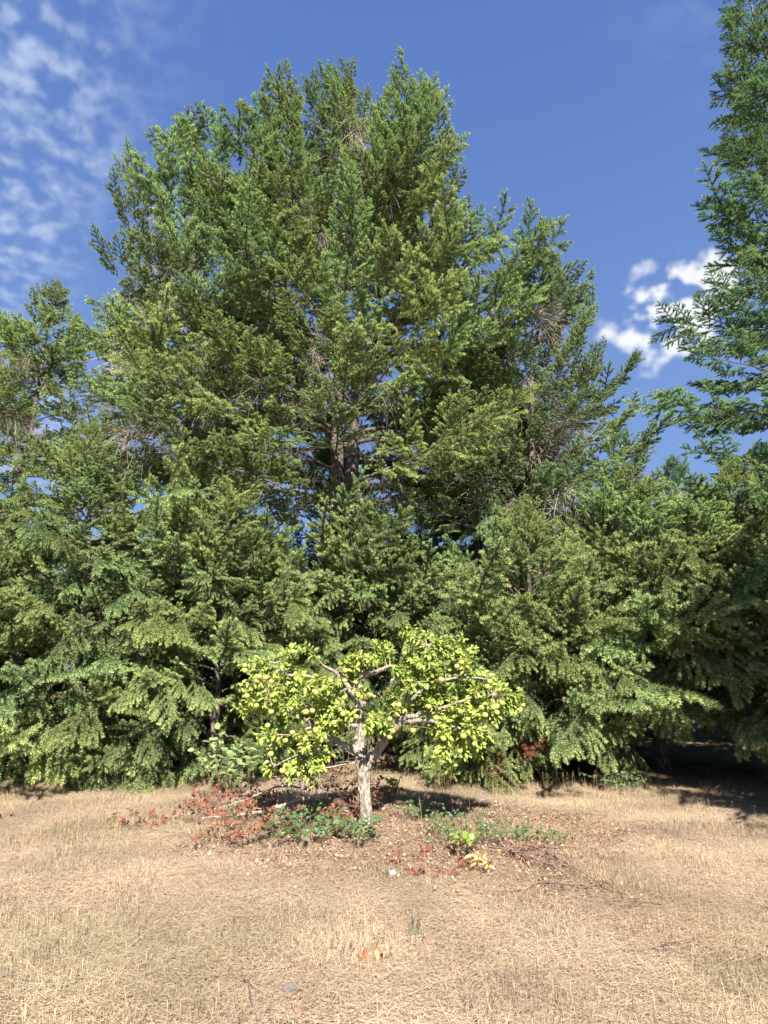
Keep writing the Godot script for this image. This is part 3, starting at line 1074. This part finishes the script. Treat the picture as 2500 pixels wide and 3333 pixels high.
func stick(called: String, label: String, category: String, at: Vector3, pts: Array, r0: float, r1: float, m: Material, side_twigs: int, seed_: int, group: String = "") -> Node3D:
	var o := thing(called, label, category, at, group)
	rng.seed = seed_
	var p := smooth_path(PackedVector3Array(pts), 5)
	for k in p.size():
		p[k] += any_dir() * 0.006
		p[k].y += gy(at.x + p[k].x, at.z + p[k].z) - at.y + r0
	var mb := MB.new()
	mb.tube(p, taper(p.size(), r0, r1), 8, Color.WHITE, 0.25, bark, true)
	part("stem", mb.mesh(), m, o)
	for k in side_twigs:
		var b := p[int(rr(0.2, 0.95) * (p.size() - 1))]
		var dirn := (p[p.size() - 1] - p[0]).normalized()
		var e := b + (dirn * rr(0.2, 1.0) + any_dir() * Vector3(1, 0.25, 1)).normalized() * rr(0.12, 0.42)
		e.y = maxf(e.y, gy(at.x + e.x, at.z + e.z) - at.y + 0.01)
		var tb := MB.new()
		tb.tube(curve3(b, b.lerp(e, 0.5) + any_dir() * 0.03 + Vector3(0, 0.02, 0), e, 5), taper(5, r1 * 0.9 + 0.001, 0.0012), 5, Color.WHITE)
		part("twig", tb.mesh(), m, o)
	return o

func lump(called: String, label: String, category: String, at: Vector3, s: Vector3, m: Material, seed_: int) -> Node3D:
	var mb := MB.new()
	var f := FastNoiseLite.new()
	f.seed = seed_
	f.frequency = 0.9
	var rows := 9
	var cols := 12
	var g := []
	for i in rows + 1:
		var line := PackedVector3Array()
		for k in cols:
			var a := PI * i / rows
			var b := TAU * k / cols
			var d := Vector3(sin(a) * cos(b), cos(a), sin(a) * sin(b))
			line.push_back(d * (1.0 + 0.5 * f.get_noise_3dv(d * 1.6)) * s)
		g.append(line)
	for i in rows:
		for k in cols:
			var q := (k + 1) % cols
			mb.flat(g[i][k], g[i][q], g[i + 1][q], g[i][k], Color.WHITE)
			mb.flat(g[i][k], g[i + 1][q], g[i + 1][k], g[i + 1][k], Color.WHITE)
	var o := part(called, mb.mesh(), m, self, Transform3D(Basis(UPV, seed_ * 1.3), at))
	tag(o, label, category)
	return o

# ---------------------------------------------------------------- the scene
func _ready() -> void:
	var cam := Camera3D.new()
	cam.name = "camera"
	cam.fov = 83.0
	cam.position = Vector3(0, 1.55, 0)
	cam.rotation_degrees = Vector3(16, 0, 0)
	cam.near = 0.05
	cam.far = 1500.0
	add_child(cam)
	cam.current = true
	var env := Environment.new()
	env.background_mode = Environment.BG_SKY
	env.sky = Sky.new()
	env.sky.sky_material = make_sky()
	env.tonemap_mode = Environment.TONE_MAPPER_LINEAR
	env.tonemap_exposure = 3.5
	env.sdfgi_enabled = true
	env.ssao_enabled = true
	env.ssil_enabled = true
	var we := WorldEnvironment.new()
	we.name = "world"
	we.environment = env
	add_child(we)
	var sun := DirectionalLight3D.new()
	sun.name = "sun"
	sun.light_energy = 1.6
	sun.light_color = Color(1.0, 0.95, 0.87)
	sun.light_angular_distance = 0.5
	sun.shadow_enabled = true
	sun.rotation_degrees = Vector3(-45, 9, 0)
	add_child(sun)

	bark.seed = 3
	bark.frequency = 1.0
	bark.fractal_octaves = 3
	relief.seed = 8
	relief.frequency = 0.03
	patch.seed = 14
	patch.frequency = 0.012
	patch.fractal_octaves = 4
	mats.needle = mat("fir_needles", Color.WHITE, 0.5, Color(0.70, 0.85, 0.60), true)
	mats.rust_needle = mat("rust_needles", Color(0.17, 0.068, 0.045), 0.7)
	mats.dead_twig = mat("dead_twig", Color.WHITE, 0.9, Color.BLACK, true)
	mats.fir_bark = bark_mat("fir_bark", Color(0.035, 0.03, 0.027), Color(0.10, 0.085, 0.078), Color(0.19, 0.17, 0.16), 1.6, 0.5, 3.0, 31)
	mats.fir_twig = bark_mat("fir_twig", Color(0.05, 0.038, 0.03), Color(0.11, 0.085, 0.07), Color(0.22, 0.19, 0.17), 2.0, 2.0, 0.5, 35)
	mats.apple_bark = bark_mat("apple_bark", Color(0.10, 0.08, 0.07), Color(0.249, 0.224, 0.206), Color(0.396, 0.370, 0.353), 3.4, 1.1, 1.6, 41)
	mats.apple_twig = mat("apple_twig", Color(0.30, 0.25, 0.21), 0.85)
	mats.apple_skin = mat("apple_skin", Color.WHITE, 0.35, Color.BLACK, true)
	mats.apple_leaf = []
	for i in 4:
		var tone := Color(0.140, 0.225, 0.050).lerp(Color(0.300, 0.365, 0.082), (i + 0.5) / 4.0)
		mats.apple_leaf.append(mat("apple_leaf", tone, 0.42, Color(0.7, 0.7, 0.4)))
	mats.tinted_leaf = mat("apple_leaf_many", Color.WHITE, 0.42, Color(0.7, 0.7, 0.4), true)
	mats.tinted = mat("litter", Color.WHITE, 0.85, Color(0.3, 0.3, 0.3), true)
	mats.grass = mat("dry_grass", Color.WHITE, 0.75, Color(0.4, 0.4, 0.35), true)
	mats.green_stem = mat("green_stem", Color(0.10, 0.13, 0.05), 0.7)
	mats.red_stem = mat("red_stem", Color(0.22, 0.12, 0.08), 0.8)
	mats.grey_wood = bark_mat("grey_wood", Color(0.14, 0.11, 0.10), Color(0.30, 0.26, 0.24), Color(0.48, 0.44, 0.42), 4.0, 4.0, 0.8, 45)
	mats.brown_wood = bark_mat("brown_wood", Color(0.07, 0.05, 0.045), Color(0.16, 0.115, 0.10), Color(0.28, 0.22, 0.20), 4.0, 4.0, 0.8, 47)

	make_ground()

	# firs ---------------------------------------------------------
	make_limbs()
	twig_mesh = make_twigs(60)
	var tall_prof := [Vector2(2, 3.3), Vector2(4, 3.9), Vector2(7, 4.5), Vector2(10, 4.7), Vector2(13, 3.9), Vector2(14.6, 3.2), Vector2(15.8, 2.4), Vector2(16.6, 1.6), Vector2(17.3, 0.7)]
	fir("fir_tree", "tallest broad fir with a forked grey trunk, directly behind the apple tree", {at = Vector3(-1.05, 0, -12.2), tall = 17.2, low = 2.6, spread = 0.76, tint = Color(1.14, 1.10, 1.04), prof = tall_prof, front = 0.62, count = 92, crown_tips = 12, seed = 7, near = true, fork = 4.2, trunk = 0.24, dead = 0.45, el_low = 2.0, bare = 0.3})
	fir("fir_tree", "large leaning fir standing left of the tallest fir, its tip below it", {at = Vector3(-4.1, 0, -11.6), tall = 15.0, low = 2.0, prof = [Vector2(1.5, 2.6), Vector2(5, 3.1), Vector2(9, 2.8), Vector2(12, 2.5), Vector2(14, 1.7), Vector2(15.6, 0.3)], front = 0.7, tint = Color(1.14, 1.10, 1.04), count = 58, seed = 21, near = true, trunk = 0.19, dead = 0.3, lean = Vector3(-0.9, 0, 0)})
	fir("fir_tree", "full green fir right of the tallest fir with dark blue-green outer tips", {at = Vector3(3.4, 0, -12.8), tall = 12.3, low = 1.8, prof = [Vector2(1.5, 2.6), Vector2(5, 3.1), Vector2(8, 2.7), Vector2(10.5, 1.7), Vector2(12.6, 0.3)], front = 0.75, count = 58, seed = 33, near = true, trunk = 0.16, dead = 0.4, lean = Vector3(0.5, 0, 0)})
	fir("fir_tree", "blue-green fir cut off by the right edge of the picture", {at = Vector3(9.6, 0, -10.8), tall = 20.0, low = 1.2, prof = [Vector2(1, 3.3), Vector2(4, 3.7), Vector2(6.5, 3.9), Vector2(8, 3.4), Vector2(13.5, 1.6), Vector2(17, 0.9), Vector2(20, 0.3)], front = 0.6, count = 122, seed = 45, near = true, tint = Color(0.82, 0.93, 1.05), el_top = 40.0, trunk = 0.22, gap = 0.19, hang_to = 4.0})
	# young firs whose skirts reach the ground
	var young := [Vector2(0.1, 2.0), Vector2(1.2, 2.1), Vector2(2.5, 1.8), Vector2(4.2, 1.1), Vector2(6, 0.3)]
	fir("young_fir", "young fir with bright spire leaning left, at the left end of the clearing", {at = Vector3(-5.2, 0, -10.2), tall = 6.0, low = 0.2, prof = young, tint = Color(1.16, 1.10, 1.0), count = 40, seed = 51, el_low = -14.0, el_top = 48.0, hang_to = 4.0, lean = Vector3(-0.4, 0, 0), spread = 1.15})
	fir("young_fir", "young fir with low drooping sprays at the left edge of the clearing", {at = Vector3(-7.8, 0, -10.1), tall = 4.8, low = 0.15, prof = young, tint = Color(1.16, 1.10, 1.0), count = 38, seed = 52, el_low = -14.0, hang_to = 3.4, spread = 1.15})
	fir("young_fir", "bushy young fir left behind the apple tree above the salal", {at = Vector3(-2.9, 0, -10.5), tall = 5.0, low = 0.2, prof = young, tint = Color(1.16, 1.10, 1.0), count = 36, seed = 53, el_low = -14.0, hang_to = 3.8, spread = 1.15})
	fir("young_fir", "narrow young fir directly behind the apple crown", {at = Vector3(-0.3, 0, -11.9), tall = 5.0, low = 0.7, prof = young, tint = Color(1.16, 1.10, 1.0), count = 34, seed = 58, el_low = -10.0, hang_to = 4.0, spread = 1.0})
	fir("young_fir", "young fir with a pale upright tip right behind the apple tree", {at = Vector3(2.6, 0, -10.2), tall = 4.5, low = 0.4, prof = [Vector2(0.5, 1.6), Vector2(1.8, 1.9), Vector2(3.2, 1.2), Vector2(4.4, 0.3)], count = 36, seed = 54, tint = Color(1.16, 1.10, 1.0), el_low = -12.0, hang_to = 3.5, spread = 1.1})
	fir("young_fir", "young fir with long hanging sprays over the shaded ground at right", {at = Vector3(4.8, 0, -10.8), tall = 5.4, low = 1.1, prof = [Vector2(1, 2.2), Vector2(2.4, 2.4), Vector2(4, 1.5), Vector2(5.4, 0.3)], count = 35, seed = 55, tint = Color(1.16, 1.10, 1.0), el_low = -8.0, hang_to = 4.0, spread = 1.1})
	fir("young_fir", "young fir between the hanging sprays and the right edge of the picture", {at = Vector3(6.4, 0, -10.0), tall = 5.2, low = 1.0, prof = [Vector2(1, 1.9), Vector2(2.4, 2.2), Vector2(4, 1.5), Vector2(5.4, 0.3)], count = 34, seed = 59, tint = Color(1.16, 1.10, 1.0), el_low = -8.0, hang_to = 4.0, spread = 1.1})
	fir("young_fir", "low bright fir sprays close behind the right side of the apple tree", {at = Vector3(1.5, 0, -10.2), tall = 2.8, low = 0.15, prof = [Vector2(0.1, 1.3), Vector2(1.2, 1.2), Vector2(2.7, 0.3)], count = 34, seed = 56, tint = Color(1.16, 1.10, 1.0), rusty = 2, el_low = -14.0, hang_to = 2.4, spread = 1.1})
	fir("young_fir", "young fir with one low branch reaching in at the right edge of the picture", {at = Vector3(6.5, 0, -6.9), tall = 5.0, low = 0.4, prof = [Vector2(0.3, 1.5), Vector2(2, 1.6), Vector2(5, 0.3)], count = 38, seed = 57, el_low = -4.0, hang_to = 2.2, spread = 1.0})
	fir("fir_tree", "tall fir just outside the right edge, shading the ground at far right", {at = Vector3(6.6, 0, -4.6), tall = 8.2, low = 1.0, prof = [Vector2(1, 1.8), Vector2(4, 2.1), Vector2(6.5, 1.4), Vector2(8.2, 0.3)], count = 54, seed = 79, hang_to = 4.0})
	# behind
	var slim := [Vector2(3, 2.2), Vector2(7, 2.6), Vector2(10, 2.3), Vector2(12.5, 1.3), Vector2(14.5, 0.2)]
	var far_ := [
		["pale green fir behind at the far left, its thin trunk bare below", Vector3(-11.4, 0, -17.2), 14.6, 6.5, 61], ["pale fir left of the other pale fir, half cut by the left edge", Vector3(-14.2, 0, -18.5), 14.3, 6.5, 62],
		["pale green fir in the gap between the far left firs and the leaning fir", Vector3(-8.0, 0, -16.6), 13.6, 3.0, 63], ["hazy blue-green fir in the gap at right, the taller of the gap", Vector3(9.0, 0, -20.5), 10.8, 1.5, 64],
		["hazy fir right of the taller one in the right-hand gap", Vector3(11.4, 0, -21.5), 9.8, 1.5, 65], ["thin bare-stemmed fir deep in the shade right of the forked trunk", Vector3(2.5, 0, -15.2), 11.0, 5.5, 66],
		["thin bare-stemmed fir beside the full green fir, deep in the shade", Vector3(3.3, 0, -15.8), 11.0, 5.5, 67], ["dark fir deep in the wood behind the leaning fir", Vector3(-5.5, 0, -17.0), 9.0, 1.0, 68],
		["dark fir deep in the wood behind the forked trunk", Vector3(-1.8, 0, -18.5), 9.5, 1.0, 69], ["dark fir deep in the wood behind the thin bare stems", Vector3(1.8, 0, -19.0), 9.0, 1.0, 70],
		["dark fir deep in the wood behind the full green fir", Vector3(6.0, 0, -17.5), 8.5, 0.8, 71], ["dark fir low in the wood under the gap at right", Vector3(9.2, 0, -15.6), 6.2, 0.6, 72], ["dark low fir in the wood at the far left", Vector3(-10.0, 0, -14.5), 5.0, 0.5, 73],
		["dark low fir in the wood behind the young fir with the bright spire", Vector3(-6.8, 0, -14.6), 5.2, 0.4, 74], ["dark low fir in the wood right behind the forked trunk", Vector3(0.4, 0, -15.6), 5.4, 0.4, 75],
		["dark low fir in the wood behind the long hanging sprays", Vector3(5.2, 0, -16.5), 5.4, 0.4, 76], ["dark low fir in the wood behind the shade shrubs", Vector3(7.6, 0, -17.0), 5.4, 0.3, 77],
		["dark low fir in the wood left of the forked trunk", Vector3(-3.6, 0, -15.4), 5.6, 0.4, 78],
		["low fir in the wood farthest right under the gap", Vector3(12.2, 0, -17.0), 5.6, 0.3, 80], ["low fir in the wood between the shade shrubs and the gap", Vector3(9.8, 0, -18.4), 5.6, 0.3, 81],
		["low dark fir in the wood behind the salal leaves", Vector3(-1.6, 0, -14.6), 4.6, 0.3, 82], ["low dark fir in the wood between the two left young firs", Vector3(-8.6, 0, -13.6), 4.6, 0.3, 83],
		["low fir in the wood behind the pale upright tip", Vector3(3.4, 0, -17.5), 5.4, 0.3, 84], ["low dark fir in the wood far behind the bushy young fir", Vector3(-5.4, 0, -20.0), 5.6, 0.3, 86], ["low dark fir in the wood close behind the bushy young fir", Vector3(-4.5, 0, -13.6), 4.4, 0.3, 87],
		["low fir in the wood behind the right-edge fir", Vector3(14.5, 0, -17.5), 6.0, 0.3, 85]]
	for f in far_:
		var k: float = maxf(f[2] / 14.5, 0.45)
		var pr := []
		for q in slim:
			pr.append(Vector2(q.x * k, q.y * lerpf(k, 1.0, 0.3)))
		var c := Color(1, 1, 1)
		if f[4] < 64:
			c = Color(1.2, 1.12, 1.0)
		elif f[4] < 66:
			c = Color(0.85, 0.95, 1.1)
		fir("background_fir", f[0], {at = f[1], tall = f[2], low = f[3], prof = pr, count = 34, seed = f[4], own_branches = false, hang_to = 2.0, tint = c, dead = 0.25, bare = 0.2, group = "firs behind the clearing"})

	# the apple tree ------------------------------------------------
	leaf_meshes = [make_leaf(0.085, 0.046, 0.35, 0.25, 0.003, 81), make_leaf(0.080, 0.042, 0.55, 0.45, 0.004, 82), make_leaf(0.074, 0.044, 0.2, -0.2, 0.005, 83)]
	make_apple_tree()

	# low plants ----------------------------------------------------
	var round_leaf := [make_leaf(0.085, 0.058, 0.12, 0.12, 0.002, 91), make_leaf(0.078, 0.055, 0.2, 0.25, 0.002, 92)]
	var small_leaf := [make_leaf(0.05, 0.034, 0.3, 0.25, 0.002, 93), make_leaf(0.045, 0.030, 0.4, 0.4, 0.003, 94)]
	var dry_leaf := [make_leaf(0.075, 0.045, 0.9, 0.7, 0.006, 95), make_leaf(0.065, 0.042, 0.7, -0.5, 0.007, 96)]
	var salal := [mat("salal_leaf", Color(0.13, 0.20, 0.08), 0.35, Color(0.4, 0.4, 0.3)), mat("salal_leaf_pale", Color(0.17, 0.24, 0.11), 0.35, Color(0.4, 0.4, 0.3))]
	var dark := [mat("bramble_leaf", Color(0.042, 0.082, 0.034), 0.5, Color(0.4, 0.4, 0.3)), mat("bramble_leaf_mid", Color(0.062, 0.108, 0.038), 0.5, Color(0.4, 0.4, 0.3)), mat("bramble_leaf_grey", Color(0.068, 0.105, 0.060), 0.55, Color(0.4, 0.4, 0.3))]
	var rust := [mat("rust_leaf", Color(0.135, 0.042, 0.033), 0.75, Color(0.3, 0.3, 0.3)), mat("rust_leaf_dark", Color(0.105, 0.038, 0.034), 0.8, Color(0.3, 0.3, 0.3)), mat("rust_leaf_orange", Color(0.18, 0.072, 0.04), 0.75, Color(0.3, 0.3, 0.3))]
	var lime := [mat("lime_leaf", Color(0.16, 0.21, 0.05), 0.45, Color(0.6, 0.6, 0.3)), mat("lime_leaf_green", Color(0.10, 0.17, 0.04), 0.45, Color(0.6, 0.6, 0.3))]
	var amber := [mat("amber_leaf", Color(0.32, 0.22, 0.085), 0.7, Color(0.4, 0.4, 0.3)), mat("amber_leaf_pale", Color(0.44, 0.33, 0.16), 0.7, Color(0.4, 0.4, 0.3))]
	leafy("salal_shrub", "shrub of rounded pale green leaves at the left foot of the apple crown", "shrub", ground_at(-2.05, 8.2), 15, 0.5, 0.85, 8, 1.25, round_leaf, salal, mats.red_stem, 501)
	leafy("salal_shrub", "dull green leafy bush in the shade right behind the apple trunk", "shrub", ground_at(-0.55, 9.3), 20, 0.8, 0.9, 9, 0.95, round_leaf, dark, mats.red_stem, 502)
	leafy("salal_shrub", "small leafy bush with light leaves between the trunk and the right sprays", "shrub", ground_at(0.85, 8.75), 10, 0.35, 0.62, 8, 0.85, round_leaf, lime, mats.red_stem, 503)
	leafy("shade_shrub", "dark leafy shrub under the firs at the far right", "shrub", ground_at(8.3, 13.4), 34, 1.3, 1.9, 12, 1.2, round_leaf, dark, mats.red_stem, 504)
	leafy("shade_shrub", "dark leafy shrub in the deepest shade left of the other shade shrub", "shrub", ground_at(5.9, 14.6), 26, 1.3, 1.5, 11, 1.2, round_leaf, dark, mats.red_stem, 505)
	leafy("bramble", "dark green bramble sprawling left in front of the apple trunk", "bramble", ground_at(-0.72, 6.3), 30, 0.52, 0.20, 8, 1.25, small_leaf, dark, mats.green_stem, 511)
	leafy("bramble", "small green bramble right at the foot of the apple trunk", "bramble", ground_at(-0.22, 6.1), 12, 0.26, 0.20, 8, 1.15, small_leaf, dark, mats.green_stem, 512)
	leafy("bramble", "grey-green trailing plant spread right of the apple trunk", "bramble", ground_at(0.85, 6.3), 36, 0.60, 0.20, 9, 0.85, small_leaf, dark, mats.green_stem, 513, "", 0.4)
	leafy("bramble", "green trailing strand reaching furthest right over the straw", "bramble", ground_at(1.55, 6.35), 14, 0.35, 0.13, 8, 0.85, small_leaf, dark, mats.green_stem, 514, "", 0.6)
	leafy("bramble", "narrow green patch just behind right of the trunk foot", "bramble", ground_at(0.38, 6.95), 14, 0.30, 0.16, 8, 0.8, small_leaf, dark, mats.green_stem, 515)
	leafy("bramble", "dark twiggy bramble behind the fallen branches left of the trunk", "bramble", ground_at(-0.95, 7.7), 20, 0.6, 0.5, 8, 0.8, small_leaf, dark, mats.red_stem, 516)
	leafy("bramble", "green plant in the shade edge at right below the hanging sprays", "bramble", ground_at(3.3, 9.0), 18, 0.5, 0.3, 9, 1.0, small_leaf, dark, mats.green_stem, 517)
	leafy("bramble", "small green bramble among red leaves left of the fallen branches", "bramble", ground_at(-1.55, 6.9), 9, 0.22, 0.22, 7, 1.0, small_leaf, dark, mats.green_stem, 518)
	leafy("dead_bramble", "rust-red dead bramble in a thick patch left of the trunk", "dead plant", ground_at(-1.75, 7.3), 26, 0.65, 0.24, 8, 0.85, dry_leaf, rust, mats.red_stem, 521)
	leafy("dead_bramble", "rust-red dead bramble in the tall straw in front of the branch pile", "dead plant", ground_at(-1.35, 6.35), 20, 0.55, 0.20, 7, 0.75, dry_leaf, rust, mats.red_stem, 522)
	leafy("dead_bramble", "string of dark red dead leaves lying farthest left on the straw", "dead plant", ground_at(-2.65, 7.0), 9, 0.45, 0.09, 6, 0.95, dry_leaf, rust, mats.red_stem, 523, "", 0.7)
	leafy("dead_bramble", "dark red leaves lying in front of the right trailing plant", "dead plant", ground_at(0.42, 5.55), 13, 0.42, 0.07, 6, 0.75, dry_leaf, rust, mats.red_stem, 524, "", 0.7)
	leafy("dead_bramble", "red dead leaves beneath the twigs behind the apple trunk", "dead plant", ground_at(-0.2, 7.75), 20, 0.75, 0.22, 7, 0.85, dry_leaf, rust, mats.red_stem, 525)
	leafy("dead_bramble", "rusty dead leaves between the trunk and the left green bramble", "dead plant", ground_at(-0.45, 6.75), 10, 0.28, 0.22, 7, 0.75, dry_leaf, rust, mats.red_stem, 526)
	leafy("dead_bramble", "few red leaves beside the brush pile at the right", "dead plant", ground_at(1.35, 5.75), 6, 0.25, 0.07, 5, 0.8, dry_leaf, rust, mats.red_stem, 527, "", 0.6)
	leafy("seedling", "lime green seedling with one tall leaf in front of the right plant", "seedling", ground_at(0.70, 5.75), 6, 0.14, 0.20, 5, 0.85, round_leaf, lime, mats.green_stem, 531)
	leafy("seedling", "withered amber leaves hanging below the lime green seedling", "seedling", ground_at(0.80, 5.4), 6, 0.16, 0.10, 5, 0.85, dry_leaf, amber, mats.red_stem, 532)
	leafy("weed", "thin yellow-green weed standing alone on the straw at right", "weed", ground_at(2.12, 6.99), 3, 0.10, 0.30, 4, 0.55, small_leaf, lime, mats.green_stem, 533)
	leafy("seedling", "lime green shoot at the root of the right limb side of the trunk", "seedling", ground_at(0.12, 7.5), 4, 0.12, 0.45, 6, 0.7, round_leaf, lime, mats.green_stem, 534)
	# a green tuft by itself in the straw
	var tb := thing("grass_tuft", "single green grass tuft alone in the straw in front of the apple tree", "grass tuft", ground_at(0.19, 4.25))
	rng.seed = 540
	for k in 46:
		var a := rr(0, TAU)
		var d := Vector3(cos(a), 0, sin(a))
		var p := d * rr(0, 0.045)
		var l := rr(0.05, 0.11)
		var blade := MB.new()
		var e1 := p + (UPV + d * rr(0, 0.5)).normalized() * l * 0.6
		var e2 := e1 + (UPV * 0.6 + d * rr(0.2, 1.0)).normalized() * l * 0.4
		var w := d.cross(UPV) * 0.0018
		var nn := (UPV + d).normalized()
		blade.tri(p - w, p + w, e1 + w, nn, nn, nn, Color.WHITE, Color.WHITE, Color.WHITE)
		blade.tri(p - w, e1 + w, e1 - w, nn, nn, nn, Color.WHITE, Color.WHITE, Color.WHITE)
		blade.tri(e1 - w, e1 + w, e2, nn, nn, nn, Color.WHITE, Color.WHITE, Color.WHITE)
		part("blade", blade.mesh(), dark[k % 3], tb)

	# fallen wood ---------------------------------------------------
	stick("fallen_branch", "long pale grey fallen branch lying left of the apple trunk", "branch", ground_at(-0.75, 7.15), [Vector3(0.1, 0.16, 0), Vector3(-0.35, 0.10, 0.1), Vector3(-0.8, 0.05, 0.2), Vector3(-1.25, 0.05, 0.15)], 0.024, 0.006, mats.grey_wood, 12, 601)
	stick("fallen_branch", "thinner fallen branch with many fine twigs behind the pale long one", "branch", ground_at(-0.85, 7.3), [Vector3(0, 0.2, 0), Vector3(-0.4, 0.24, 0), Vector3(-0.9, 0.12, 0.1), Vector3(-1.5, 0.06, 0.2)], 0.013, 0.003, mats.grey_wood, 16, 602)
	stick("fallen_branch", "thin pale dead branch leaning behind the apple trunk to the left", "branch", ground_at(-0.2, 8.3), [Vector3(0.1, 0.42, 0), Vector3(-0.5, 0.32, 0), Vector3(-1.2, 0.22, 0.1)], 0.012, 0.005, mats.grey_wood, 5, 603)
	stick("fallen_branch", "brown twiggy branch of the brush pile at right, nearest the green plant", "branch", ground_at(0.95, 5.9), [Vector3(0, 0.06, 0), Vector3(0.3, 0.05, 0.4), Vector3(0.6, 0.04, 0.95)], 0.010, 0.003, mats.brown_wood, 14, 604)
	stick("fallen_branch", "brown branch of the brush pile at right, on its outer side", "branch", ground_at(1.25, 5.85), [Vector3(0, 0.08, 0), Vector3(0.25, 0.06, 0.4), Vector3(0.45, 0.03, 0.95)], 0.010, 0.003, mats.brown_wood, 14, 605)
	stick("fallen_branch", "dark forked branch lying across the straw in front of the brush pile", "branch", ground_at(0.66, 4.95), [Vector3(0, 0.01, 0), Vector3(0.35, 0.015, 0.02), Vector3(0.55, 0.03, -0.08), Vector3(0.95, 0.02, -0.10)], 0.010, 0.006, mats.brown_wood, 5, 606)
	stick("fallen_branch", "long dark stick ending right of the forked branch", "branch", ground_at(1.2, 4.9), [Vector3(0, 0.02, -0.02), Vector3(0.3, 0.01, 0.12), Vector3(0.75, 0.01, 0.2)], 0.009, 0.005, mats.brown_wood, 4, 607)
	stick("fallen_branch", "curved dark twig in the straw at the lower right", "branch", ground_at(1.4, 3.95), [Vector3(0, 0.01, 0), Vector3(0.28, 0.02, -0.10), Vector3(0.6, 0.01, -0.2)], 0.006, 0.003, mats.brown_wood, 4, 608)
	stick("fallen_branch", "short dark stick at the right edge of the picture on the straw", "branch", ground_at(2.62, 4.78), [Vector3(0, 0.01, 0), Vector3(0.03, 0.02, 0.2), Vector3(0.02, 0.01, 0.42)], 0.011, 0.007, mats.brown_wood, 1, 609)
	stick("fallen_branch", "small curled brown twig on the straw at the bottom left of centre", "branch", ground_at(-0.76, 3.66), [Vector3(0, 0.01, 0), Vector3(0.04, 0.03, 0.1), Vector3(0.13, 0.01, 0.18)], 0.006, 0.004, mats.brown_wood, 1, 610)
	stick("fallen_branch", "thin twig lying left among the dark red leaves", "branch", ground_at(-2.5, 6.6), [Vector3(-0.4, 0.02, -0.2), Vector3(0.3, 0.03, 0.1), Vector3(1.0, 0.02, 0.35)], 0.005, 0.002, mats.brown_wood, 5, 611)
	lump("white_stone", "small white stone in the leaf litter in front of the trunk", "stone", ground_at(0.07, 5.3, 0.02), Vector3(0.030, 0.026, 0.026), mat("white_stone", Color(0.42, 0.39, 0.36), 0.8), 3)
	lump("dark_stone", "small dark grey stone in the straw near the lower edge of the picture", "stone", ground_at(-0.48, 3.5, 0.012), Vector3(0.035, 0.022, 0.022), mat("dark_stone", Color(0.10, 0.095, 0.10), 0.8), 5)
	lump("earth_clod", "brown clod of earth just right below the dark stone", "clod", ground_at(-0.41, 3.33, 0.012), Vector3(0.028, 0.022, 0.022), mat("clod", Color(0.20, 0.11, 0.08), 0.9), 9)
	leafy("dry_leaf", "orange curled dry leaf lying alone in the foreground straw", "dead leaf", ground_at(-0.06, 3.83), 2, 0.07, 0.012, 3, 0.9, dry_leaf, [amber[1], amber[0], rust[2]], mats.red_stem, 541)
	leafy("dry_leaf", "small red dry leaves lying on bare straw at the far left", "dead leaf", ground_at(-4.3, 7.3), 2, 0.08, 0.03, 3, 1.0, dry_leaf, rust, mats.red_stem, 542)
	var fallen := part("fallen_apple", make_apple(9), mats.apple_skin, self, Transform3D(Basis(Vector3(1, 0, 0), 1.2).scaled(Vector3(0.03, 0.03, 0.03)), ground_at(-0.99, 6.24, 0.05)))
	tag(fallen, "yellow fallen apple lying among the red leaves left of the trunk", "apple")

	make_grass()
	make_litter()
